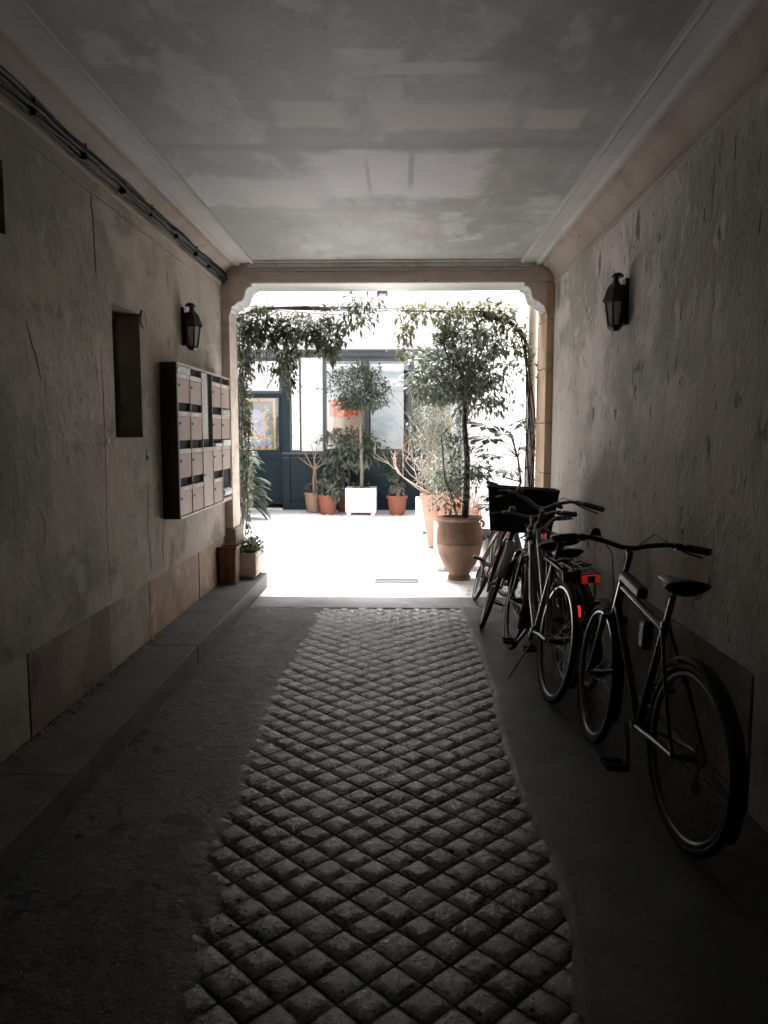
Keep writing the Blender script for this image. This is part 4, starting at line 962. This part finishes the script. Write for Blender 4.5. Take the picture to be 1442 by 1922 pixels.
for rr in stem_runs: g.tube([A(x, y, Yv + q.uniform(-.06, .06)) for x, y in rr], .0035, 5)
g.build('stems', m_bark, v1, smooth=60)
def blob(x, y, rx, ry, n, L=.075, W=.032, ry_d=.13, seed=1, droop=.7, lv_=None, O=O1, spread=.2, cl=26):
    crown(lv_ if lv_ is not None else lv, A(x, y, Yv, O), (px(rx, Yv), ry_d, px(ry, Yv)), n, L, W, seed, clumps=cl, spread=spread, droop=droop, fill=.0)
blob(490, 612, 48, 30, 620, seed=61); blob(560, 615, 60, 28, 760, seed=62, cl=34); blob(615, 625, 28, 34, 330, seed=63); blob(655, 595, 42, 22, 190, seed=64)
blob(530, 668, 24, 42, 330, seed=65); blob(468, 650, 24, 45, 300, seed=66); blob(625, 655, 14, 22, 90, seed=67); blob(678, 568, 30, 14, 90, seed=68); blob(545, 715, 18, 22, 90, seed=69)
blob(460, 750, 14, 60, 260, seed=70, L=.06, W=.026); blob(462, 900, 13, 110, 380, seed=71, L=.05, W=.024); blob(575, 650, 50, 12, 110, seed=72)
lv.build('foliage', m_leaf_v, v1)
v2 = thing('climbing_vine', 'sparse yellowish vine climbing beside the drainpipe to the wires', 'vine', (1.27, 7.68, .1))
O2 = V(v2.location); g = MB(); lv = MB(); q = random.Random(77); Yv = 7.70
for k in range(7):
    xo = q.uniform(-7, 6); pts = [A(990 + xo, y + q.uniform(-4, 4), Yv, O2) if False else A(994 + xo + 5 * sin(y * .018 + k) - (0 if y > 760 else (760 - y) * .08), y, Yv, O2) for y in range(930, 640, -32)]
    pts += [A(978 + xo, 625, Yv, O2), A(962 + xo, 600 + 2 * k, Yv, O2), A(930 - 8 * k, 586, Yv, O2), A(860 - 18 * k, 584, Yv, O2)]
    g.tube(pts, q.uniform(.003, .007), 5); vine_leaves(lv, pts[-7:], 60, .06, .028, q, .05); vine_leaves(lv, pts[:6], 8, .05, .025, q, .03)
for rr in ([(760, 584), (772, 560), (790, 572), (820, 584)], [(750, 590), (765, 640), (758, 660)], [(880, 585), (915, 566), (945, 572), (970, 600)], [(780, 590), (770, 620), (745, 640)]):
    g.tube([A(x, y, Yv, O2) for x, y in rr], .003, 5); vine_leaves(lv, [A(x, y, Yv, O2) for x, y in rr], 42, .065, .03, q, .04)
g.build('stems', m_bark, v2, smooth=60)
for a in ((800, 590, 55, 12, 110), (870, 588, 45, 12, 110), (930, 585, 40, 20, 160), (962, 640, 20, 45, 100), (840, 606, 30, 20, 90), (765, 612, 18, 26, 50), (915, 608, 40, 20, 130), (755, 655, 22, 16, 30)):
    blob(*a, seed=80 + a[0] % 17, lv_=lv, O=O2, cl=18)
lv.build('foliage', m_leaf_y, v2)
# tiny climber on the white wall behind, centre
# drain grate and twig on the paving
gp = V((-.035, 7.78, .002)); g = MB(); 
for k in range(14): g.box(-.21 + k * .0308, -.21 + k * .0308 + .014, -.09, .09, .002, .008)
g.box(-.225, .225, -.105, -.092, .002, .009); g.box(-.225, .225, .092, .105, .002, .009); g.box(-.225, -.212, -.092, .092, .002, .009); g.box(.212, .225, -.092, .092, .002, .009); g.box(-.212, .212, -.092, .092, .0005, .001)
o = tag(g.build('drain_grate', m_alu), 'pale metal drain grate set in the bright courtyard paving', 'drain grate'); o.location = gp
g = MB(); g.tube([(-.05, .0, .006), (0, .01, .008), (.06, -.01, .006)], .003, 5); o = tag(g.build('twig', m_bark_g), 'thin fallen twig lying on the courtyard paving', 'twig'); o.location = (.12, 8.55, .002)

q = random.Random(61); g = MB()
for k in range(46):
    x, y = (q.uniform(-2.3, .3), q.uniform(13.4, 14.9)) if k < 30 else (q.uniform(-1.2, 1.2), q.uniform(7.1, 12))
    a = q.uniform(0, 6.28); g.leaf(V((x, y, .008)), V((cos(a), sin(a), .05)), V((0, 0, 1)), q.uniform(.04, .08), q.uniform(.015, .03), .4, .1)
tag(g.build('leaf_litter', m_bark), kind='stuff')
# potted plant inside the narrow shop window
L0 = V((-2.06, YF + .25, 1.105)); t = thing('window_plant', 'dark green houseplant in wire tray behind narrow shop window', 'potted plant', L0)
g = MB(); g.lathe([(.05, 0), (.085, .02), (.09, .12), (.08, .12), (0, .11)], (0, 0, 0), 16); g.build('pot', m_terra_d, t)
g = MB(); crown(g, V((0, 0, .30)), (.16, .14, .22), 260, .09, .035, 33, clumps=16, spread=.2); g.build('foliage', m_leaf, t)
g = MB(); g.tube([(-.15, -.1, .03), (-.13, -.1, .12), (.13, -.1, .12), (.15, -.1, .03)], .008, 6, closed=True); g.build('wire_tray', m_white, t)

# ================================================================== BICYCLES
def bicycle(label, loc, heading, lean, wb=1.0, r=.345, steer=0.0, mf=None, mfork=None, head_h=.17, bar_w=.30, bar_rise=.05, bar_back=.12, stem_h=.08, step=False,
            saddle_h=.93, guard=None, guard_f=None, rack=None, light=None, basket=False, tube=.016, crank_a=0.5, stand=True, front_light=False, bags=False, tyre_m=None, chain_case=None, lock=False, name='bicycle'):
    t = thing(name, label, 'bicycle', (loc[0], loc[1], loc[2] if len(loc) > 2 else .02), (0, R(lean), R(heading)), 'bicycles parked along the right wall')
    mf = mf or m_bblack; mfork = mfork or mf; tyre_m = tyre_m or m_rubber
    RA, FA = V((0, 0, r)), V((0, wb, r))
    ax = V((0, -cos(R(70)), sin(R(70)))); pp = V((0, sin(R(70)), cos(R(70))))
    AP = FA - pp * .05
    HB = AP + ax * (r + .055); HT = HB + ax * head_h
    BB = V((0, .445, .285)); sdir = V((0, -cos(R(71)), sin(R(71)))); ST = BB + sdir * .50
    SAD = BB + sdir * ((saddle_h - .285 - .05) / sdir.z)
    Sm = M4.Translation(AP) @ M4.Rotation(R(steer), 4, ax) @ M4.Translation(-AP)
    S = lambda v: Sm @ V(v)
    # frame
    g = MB(); g.tube([HB - ax * .01, HT + ax * .01], tube * 1.25, 12)
    if step:
        g.tube([HB + ax * .06, HB.lerp(BB, .5) + V((0, -.02, -.04)), BB + V((0, .0, .02))], tube * 1.45, 12)
        g.tube([HT - ax * .02, HT.lerp(BB + sdir * .22, .5) + V((0, -.02, -.03)), BB + sdir * .22], tube * .9, 10)
    else:
        g.tube([HB + ax * .03, BB], tube * 1.15, 12); g.tube([HT - ax * .03, ST - sdir * .03], tube, 12)
    g.tube([BB - sdir * .02, ST], tube, 12); g.tube([BB - V((.035, 0, 0)), BB + V((.035, 0, 0))], .02, 12)
    for s in (-1, 1):
        g.tube([BB + V((s * .022, -.02, 0)), V((s * .045, .2, r - .02)), RA + V((s * .062, 0, 0))], [.010, .010, .008], 8)
        g.tube([ST + V((s * .014, 0, -.02)), V((s * .045, .16, .62)) if False else ST.lerp(RA, .5) + V((s * .045, 0, 0)), RA + V((s * .062, 0, 0))], [.008, .008, .007], 8)
    g.build('frame', mf, t, smooth=50)
    # fork
    g = MB(); g.tube([S(HT + ax * .005), S(HB - ax * .02)], tube * .9, 10)
    for s in (-1, 1):
        c0 = HB - ax * .025
        g.tube([S(c0), S(c0 + V((s * .048, 0, -.008))), S(AP + ax * .16 + V((s * .052, 0, 0))), S(AP + ax * .06 + pp * .012 + V((s * .052, 0, 0))), S(FA + V((s * .052, 0, 0)))], [.013, .014, .012, .010, .008], 8)
    g.build('fork', mfork, t, smooth=50)
    # wheels
    def wheel(C, T):
        g = MB(); n = 18
        for k in range(2 * n):
            a = 2 * pi * k / (2 * n); s = 1 if k % 2 else -1; b = a + (.28 if (k // 2) % 2 else -.28)
            p = T(C + V((s * .026, .022 * cos(b), .022 * sin(b)))); e = T(C + V((0, (r - .045) * cos(a), (r - .045) * sin(a)))); g.tube([p, e], .0011, 3, cap=False)
        g.tube([T(C + V((-.05, 0, 0))), T(C + V((-.032, 0, 0))), T(C + V((.032, 0, 0))), T(C + V((.05, 0, 0)))], [.012, .020, .020, .012], 10)
        wo = g.build('wheel', m_alu, t)
        g = MB(); n = 64
        g.tube([T(C + V((0, (r - .019) * cos(2*pi*k/n), (r - .019) * sin(2*pi*k/n)))) for k in range(n)], .0168, 8, closed=True); g.build('tyre', tyre_m, wo, smooth=60)
        g = MB(); prof = [(-.012, r - .036), (.012, r - .036), (.012, r - .046), (.006, r - .053), (-.006, r - .053), (-.012, r - .046)]
        vs = []; fs = []
        for k in range(n):
            a = 2 * pi * k / n
            for (px_, rr) in prof: vs.append(T(C + V((px_, rr * cos(a), rr * sin(a)))))
        for k in range(n):
            for j in range(6): fs.append((k*6 + j, k*6 + (j+1) % 6, ((k+1) % n)*6 + (j+1) % 6, ((k+1) % n)*6 + j))
        g.add(vs, fs); g.build('rim', m_chrome, wo, smooth=40)
        return wo
    I = lambda v: V(v)
    wheel(RA, I); wheel(FA, S)
    # mudguards
    def mudguard(C, T, a0, a1, m, wdt=.027):
        g = MB(); n = 26; vs = []; fs = []; prof = [(-wdt, -.012), (-wdt * .6, .0), (0, .005), (wdt * .6, .0), (wdt, -.012)]
        for k in range(n + 1):
            a = R(a0 + (a1 - a0) * k / n)
            for px_, dr in prof: vs.append(T(C + V((px_, (r + .018 + dr) * cos(a), (r + .018 + dr) * sin(a)))))
        for k in range(n):
            for j in range(4): fs.append((k*5 + j, k*5 + j + 1, k*5 + j + 6, k*5 + j + 5))
        g.add(vs, fs)
        for s in (-1, 1):
            a = R(a1 - 25); g.tube([T(C + V((s * .055, 0, 0))), T(C + V((s * wdt, (r + .008) * cos(a), (r + .008) * sin(a))))], .0025, 5)
        o = g.build('mudguard', m, t, smooth=60); so_ = o.modifiers.new('thick', 'SOLIDIFY'); so_.thickness = .0015
        return o
    if guard: mudguard(RA, I, 60, 205, guard)
    if guard_f or guard: mudguard(FA, S, 20, 200, guard_f or guard, .034 if guard_f else .027)
    # stem and bars
    top = HT + ax * stem_h
    g = MB(); g.tube([S(HT), S(top)], .0125, 10); g.tube([S(top - ax * .01), S(top + pp * .05)], .014, 10); g.lathe([(.022, -.006), (.022, .012), (.017, .014)], S(HT), 12); g.build('stem', m_alu if mf is not m_bblack else m_black, t, smooth=50)
    hc = top + pp * .05; g = MB(); pts = []
    for s in (-1, 1):
        q_ = [hc + V((s * .03, 0, 0)), hc + V((s * .09, .012, bar_rise * .5)), hc + V((s * bar_w * .55, .0, bar_rise)), hc + V((s * bar_w * .8, -bar_back * .45, bar_rise)), hc + V((s * bar_w, -bar_back, bar_rise * .9))]
        pts = ([S(p) for p in q_[::-1]] if s < 0 else pts + [S(p) for p in q_])
    g.tube(pts, .0115, 10); hb = g.build('handlebar', m_alu if mf is not m_bblack else m_black, t, smooth=60)
    for s in (-1, 1):
        e0 = hc + V((s * bar_w * .78, -bar_back * .40, bar_rise)); e1 = hc + V((s * (bar_w + .01), -bar_back * 1.04, bar_rise * .88)); d = (e1 - e0).normalized()
        g = MB(); g.tube([S(e0), S(e0.lerp(e1, .5)), S(e1)], [.0165, .0175, .0165], 12); g.build('grip', m_rubber, hb, smooth=50)
        c0 = hc + V((s * bar_w * .68, -bar_back * .15, bar_rise)); g = MB(); g.box(-.014, .014, -.018, .018, -.016, .014, mat=Sm @ M4.Translation(c0))
        g.tube([S(c0 + V((0, .02, -.008))), S(c0 + V((s * .03, .055, -.018))), S(c0.lerp(e1, .45) + V((0, .055, -.026))), S(c0.lerp(e1, .9) + V((s * .0, .045, -.034)))], [.007, .007, .006, .005], 6); g.build('brake_lever', m_black, hb, smooth=50)
        g = MB(); g.tube([S(c0 + V((-s * .02, .02, 0))), S(c0 + V((-s * .08, .09, .05 - bar_rise * .5))), S(hc + V((s * .03, .13, -.05))), S(HT + V((s * .02, .06, -.06))), S(HB + V((s * .012, .03, .02)))], .0026, 5); g.build('brake_cable', m_black, hb)
    c0 = hc + V((-bar_w * .48, 0, bar_rise + .012)); g = MB(); g.lathe([(0, .034), (.016, .030), (.025, .012), (.025, .0), (.0, 0)], S(c0), 14); g.build('bell', m_chrome if mf is not m_bblack else m_black, hb, smooth=50)
    # saddle
    g = MB(); g.tube([ST - sdir * .06, SAD], .0125, 10); g.tube([ST - sdir * .012, ST + sdir * .006], tube * 1.25, 10); g.build('seatpost', m_alu, t, smooth=50)
    c = SAD + V((0, 0, .03)); n = 12; vs = []; fs = []
    tab = [(-.135, .070, .010), (-.125, .088, .022), (-.09, .095, .030), (-.05, .082, .028), (-.01, .055, .022), (.03, .034, .018), (.07, .024, .016), (.11, .021, .014), (.135, .014, .008), (.142, .004, .0)]
    for yy, ww, hh in tab:
        for k in range(n):
            a = 2 * pi * k / n; vs.append(c + V((ww * cos(a) * (1 - .25 * max(0, -sin(a))), yy, hh * sin(a) + (.0 if sin(a) > 0 else -.012 * abs(sin(a))) + .012 * (abs(yy) > .1) * (yy < 0))))
    for i in range(len(tab) - 1):
        for k in range(n): l = (k + 1) % n; fs.append((i*n + k, i*n + l, (i+1)*n + l, (i+1)*n + k))
    fs += [tuple(range(n))[::-1], tuple((len(tab)-1)*n + k for k in range(n))]
    g = MB(); g.add(vs, fs); sa = g.build('saddle', m_saddle, t, smooth=60); ssd = sa.modifiers.new('sub', 'SUBSURF'); ssd.levels = ssd.render_levels = 1
    g = MB()
    for s in (-1, 1): g.tube([c + V((s * .045, -.12, -.008)), c + V((s * .022, -.05, -.034)), c + V((s * .020, .05, -.032)), c + V((s * .008, .12, -.005))], .0035, 6)
    if guard:
        for s in (-1, 1): g.tube([c + V((s * .05 + .014 * cos(a * .9), -.085 + .014 * sin(a * .9), -.012 - .0016 * a)) for a in range(22)], .0022, 4)
    g.build('saddle_rails', m_alu, sa)
    # drivetrain
    g = MB(); cxr = .052
    g.tube([BB + V((cxr - .006, .078 * cos(2*pi*k/36), .078 * sin(2*pi*k/36))) for k in range(36)], .004, 6, closed=True)
    for k in range(5): a = k * 2 * pi / 5; g.tube([BB + V((cxr - .006, 0, 0)), BB + V((cxr - .006, .076 * cos(a), .076 * sin(a)))], .006, 6)
    peds = []
    for s in (-1, 1):
        ca = crank_a + (0 if s > 0 else pi); e = BB + V((s * .072, .165 * cos(ca), .165 * sin(ca))); g.tube([BB + V((s * .055, 0, 0)), e], [.013, .010], 8); peds.append((s, e))
    cr = g.build('crankset', m_alu, t, smooth=50)
    for s, e in peds:
        g = MB(); pc = e + V((s * .058, 0, 0)); g.tube([e, e + V((s * .10, 0, 0))], .005, 6)
        for dy in (-.036, .036): g.box(pc.x - .044, pc.x + .044, pc.y + dy - .010, pc.y + dy + .010, pc.z - .011, pc.z + .011)
        for dx in (-.042, .042): g.box(pc.x + dx - .005, pc.x + dx + .005, pc.y - .027, pc.y + .027, pc.z - .009, pc.z + .009)
        g.build('pedal', m_black, cr)
    if chain_case:
        g = MB(); vs = []; n = 14; A0, A1 = BB + V((.056, 0, 0)), RA + V((.056, 0, 0))
        for xx in (-.014, .014):
            for k in range(n): a = -pi / 2 + pi * k / (n - 1); vs.append(A0 + V((xx, .092 * cos(a), .092 * sin(a))))
            for k in range(n): a = pi / 2 + pi * k / (n - 1); vs.append(A1 + V((xx, .06 * cos(a), .06 * sin(a))))
        N = 2 * n; g.add(vs, [tuple(range(N))[::-1], tuple(range(N, 2*N))] + [(k, (k+1) % N, N + (k+1) % N, N + k) for k in range(N)]); g.build('chain_case', chain_case, t, bevel=.004)
    else:
        g = MB(); x_ = cxr - .006
        g.tube([BB + V((x_, 0, .080)), RA + V((x_, 0, .036))], .0035, 5); g.tube([BB + V((x_, 0, -.080)), RA + V((x_, 0, -.036))], .0035, 5)
        g.tube([RA + V((x_, .036 * cos(2*pi*k/20), .036 * sin(2*pi*k/20))) for k in range(20)], .005, 6, closed=True); g.build('chain', m_black, t)
        g = MB(); g.tube([RA + V((x_, .01, -.03)), RA + V((x_ + .01, .03, -.13))], .009, 6); g.lathe([(.02, -.006), (.02, .006)], RA + V((x_ + .006, .03, -.13)), 12, mat=M4.Rotation(pi / 2, 4, 'Y')); g.build('derailleur', m_black, t)
    # brakes at both wheels
    for T, c0 in ((S, HB - ax * .03 + pp * .03), (I, ST.lerp(RA, .36) + V((0, -.02, 0)))):
        g = MB()
        for s in (-1, 1): g.tube([T(c0 + V((0, .01, .02))), T(c0 + V((s * .04, .01, .01))), T(c0 + V((s * .034, .005, -.05)))], .006, 6)
        g.build('brake_caliper', m_black, t)
    if rack:
        zr = 2 * r + .075; g = MB()
        for s in (-1, 1):
            g.tube([V((s * .055, .16, zr)), V((s * .060, -.24, zr)), V((s * .05, -.27, zr - .012)), V((0, -.275, zr - .014))], .0055, 7)
            g.tube([V((s * .06, -.16, zr)), V((s * .066, -.07, r + .2)), RA + V((s * .066, 0, 0))], .0045, 6)
        for yy in (.12, .04, -.04, -.12, -.2): g.tube([V((-.058, yy, zr)), V((.058, yy, zr))], .004, 6)
        g.tube([V((0, .16, zr)), V((0, -.27, zr))], .004, 6); g.tube([V((0, .16, zr)), ST - sdir * .10], .005, 6)
        ro = g.build('rack', rack, t, smooth=50)
        g = MB(); g.tube([V((-.04, .10, zr + .01)), V((-.045, -.14, zr + .028)), V((.045, -.14, zr + .028)), V((.04, .10, zr + .01))], .0035, 6); g.build('spring_clip', m_black, ro)
    if light == 'wide':
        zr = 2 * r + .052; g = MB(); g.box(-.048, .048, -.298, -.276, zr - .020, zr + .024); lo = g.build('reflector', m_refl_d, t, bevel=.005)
        g = MB(); g.box(-.020, .020, -.301, -.2985, zr - .016, zr + .020); g.build('light_housing', m_black, lo); g = MB(); g.box(-.052, .052, -.276, -.24, zr - .024, zr + .030); g.build('light_cap', m_red, lo)
    if light == 'guard':
        g = MB(); C = RA; a = R(146); p = C + V((0, (r + .03) * cos(a), (r + .03) * sin(a)))
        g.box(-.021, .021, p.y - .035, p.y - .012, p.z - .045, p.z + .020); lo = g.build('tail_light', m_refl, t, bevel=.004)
        g = MB(); g.box(-.023, .023, p.y - .032, p.y + .006, p.z + .0205, p.z + .055); g.build('light_housing', m_black, lo, bevel=.004)
        g = MB(); g.tube([V((.024, p.y - .03, p.z - .045)), V((.024, p.y - .03, p.z + .055))], .002, 5); g.tube([V((-.024, p.y - .03, p.z - .045)), V((-.024, p.y - .03, p.z + .055))], .003, 5); g.build('light_rim', m_chrome, lo)
        zr = 2 * r + .05; g = MB(); g.box(-.052, .052, -.272, -.262, zr - .045, zr + .012); g.build('rear_plate', m_red, t, bevel=.003)
    if basket:
        bz = HT + ax * .02 + pp * .20; g = MB(); bw, bd, bh = .26, .16, .32; nW = 18
        c = V((-.04, bz.y, bz.z - .17)); Bk = M4.Translation(c) @ M4.Rotation(R(-lean - 5), 4, 'Y')
        for (x0, y0, x1, y1) in ((-1, -1, 1, -1), (1, -1, 1, 1), (1, 1, -1, 1), (-1, 1, -1, -1)):
            for k in range(nW):
                for h_ in range(12):
                    def pt(k_, h__):
                        u_ = k_ / nW; x = x0 + (x1 - x0) * u_; y = y0 + (y1 - y0) * u_; tp = .86 + .14 * h__ / 12
                        nx, ny = (y1 - y0) / 2, -(x1 - x0) / 2; off = .005 * (1 if (k_ + h__) % 2 else -1)
                        return S(Bk @ V((x * bw * tp + nx * off, y * bd * tp + ny * off, h__ / 12 * bh)))
                    g.quad(pt(k, h_), pt(k + 1, h_), pt(k + 1, h_ + 1), pt(k, h_ + 1))
        g.quad(*[S(Bk @ V((a_ * bw * .86, b_ * bd * .86, 0))) for a_, b_ in ((-1, -1), (1, -1), (1, 1), (-1, 1))])
        bo = g.build('basket', m_bwicker, t); so_ = bo.modifiers.new('thick', 'SOLIDIFY'); so_.thickness = .006
        g = MB(); g.tube([S(Bk @ V((x * bw, y * bd, bh))) for x, y in ((-1, -1), (0, -1.03), (1, -1), (1.03, 0), (1, 1), (0, 1.03), (-1, 1), (-1.03, 0))], .013, 8, closed=True); g.build('basket_rim', m_bwicker, bo, smooth=60)
    if stand:
        g = MB(); g.tube([BB + V((-.03, -.10, -.02)), V((-.16, .30, .015 + max(0, -lean) * .0))], .007, 7); g.build('kickstand', m_alu, t)
    if lock:
        g = MB(); c_ = V((-.06, .10, .50)); g.tube([c_ + V((-.11 * cos(a * pi / 12) - .04, .05 * sin(a * pi / 6), .045 * sin(a * pi / 12) + .02 * cos(a * pi / 12))) for a in range(24)], .008, 8, closed=True); g.box(c_.x - .02, c_.x + .03, c_.y - .02, c_.y + .02, c_.z - .03, c_.z + .03); g.build('cable_lock', m_tan, t, smooth=50)
    if front_light:
        p = HB + pp * .07 + ax * .05; g = MB(); g.lathe([(0, -.05), (.025, -.045), (.036, .0), (.036, .02), (0, .024)], S(p), 16, mat=M4.Rotation(R(-80), 4, 'X')); g.build('headlight', m_black, t, smooth=40)
    if bags:
        d = (ST - HT); p = HT - ax * .03 + d * .26 + V((0, 0, .052)); an = math.atan2(d.z, d.y)
        g = MB(); g.box(-.024, .024, -.115, .115, -.024, .024, mat=M4.Translation(p) @ M4.Rotation(an - pi if abs(an) > pi / 2 else an, 4, 'X')); tag(g.build('frame_bag', m_black, t, bevel=.012), None)
        p = HT + d * .62 + V((0, .0, -.12)); g = MB(); g.box(-.022, .022, -.03, .03, -.065, .055, mat=M4.Translation(p)); g.build('tool_pouch', m_black, t, bevel=.012)
    return t

bicycle('black trekking bicycle nearest to the camera with a wide black handlebar', (1.02, 2.69), 5, 3.5, wb=.98, r=.338, steer=-6, mf=m_bblack, head_h=.16, bar_w=.315, bar_rise=.03, bar_back=.10, stem_h=.14, saddle_h=.95, guard=m_rubber, bags=True, crank_a=.9, tube=.0155, stand=False)
bicycle('pale green step-through bicycle with chrome rims second from the camera', (.825, 4.215), 3.5, 8, wb=1.05, r=.345, steer=-3, mf=m_bgreen, head_h=.22, bar_w=.33, bar_rise=.07, bar_back=.20, stem_h=.10, saddle_h=.92, step=True, tube=.0185, guard_f=m_red, crank_a=2.4, stand=True)
bicycle('red city bicycle with a small red tail light on tan mudguard', (.985, 4.46), 2, -4, wb=1.02, r=.34, steer=-8, mf=m_red, head_h=.17, bar_w=.27, bar_rise=.03, bar_back=.12, stem_h=.06, saddle_h=.84, guard=m_tan, rack=m_chrome, light='guard', crank_a=1.2, step=True, chain_case=m_red, stand=False)
bicycle('dark bicycle against the wall with wide red reflector on its rack', (1.09, 4.42), 1, -5, wb=1.0, r=.33, steer=38, mf=m_red, head_h=.14, bar_w=.23, bar_rise=.02, bar_back=.10, stem_h=.04, saddle_h=.80, guard=m_black, rack=m_black, light='wide', crank_a=.3, stand=False)
bicycle('bicycle with a large black wicker basket facing the camera', (.66, 6.84), 177.4, -20, wb=.99, r=.345, steer=-5, mf=m_red2, mfork=m_red2, head_h=.20, bar_w=.30, bar_rise=.05, bar_back=.14, stem_h=.12, saddle_h=.90, step=True, guard_f=m_bgrey, basket=True, crank_a=2.2, stand=False)
bicycle('dark blue bicycle farthest along the wall behind the black basket', (1.02, 5.98), 5, 5, wb=1.0, r=.34, steer=12, mf=m_bblue, head_h=.16, bar_w=.32, bar_rise=.03, bar_back=.14, stem_h=.05, saddle_h=.86, guard=m_bgrey, rack=m_black, light='wide', crank_a=.2, stand=True, lock=True)
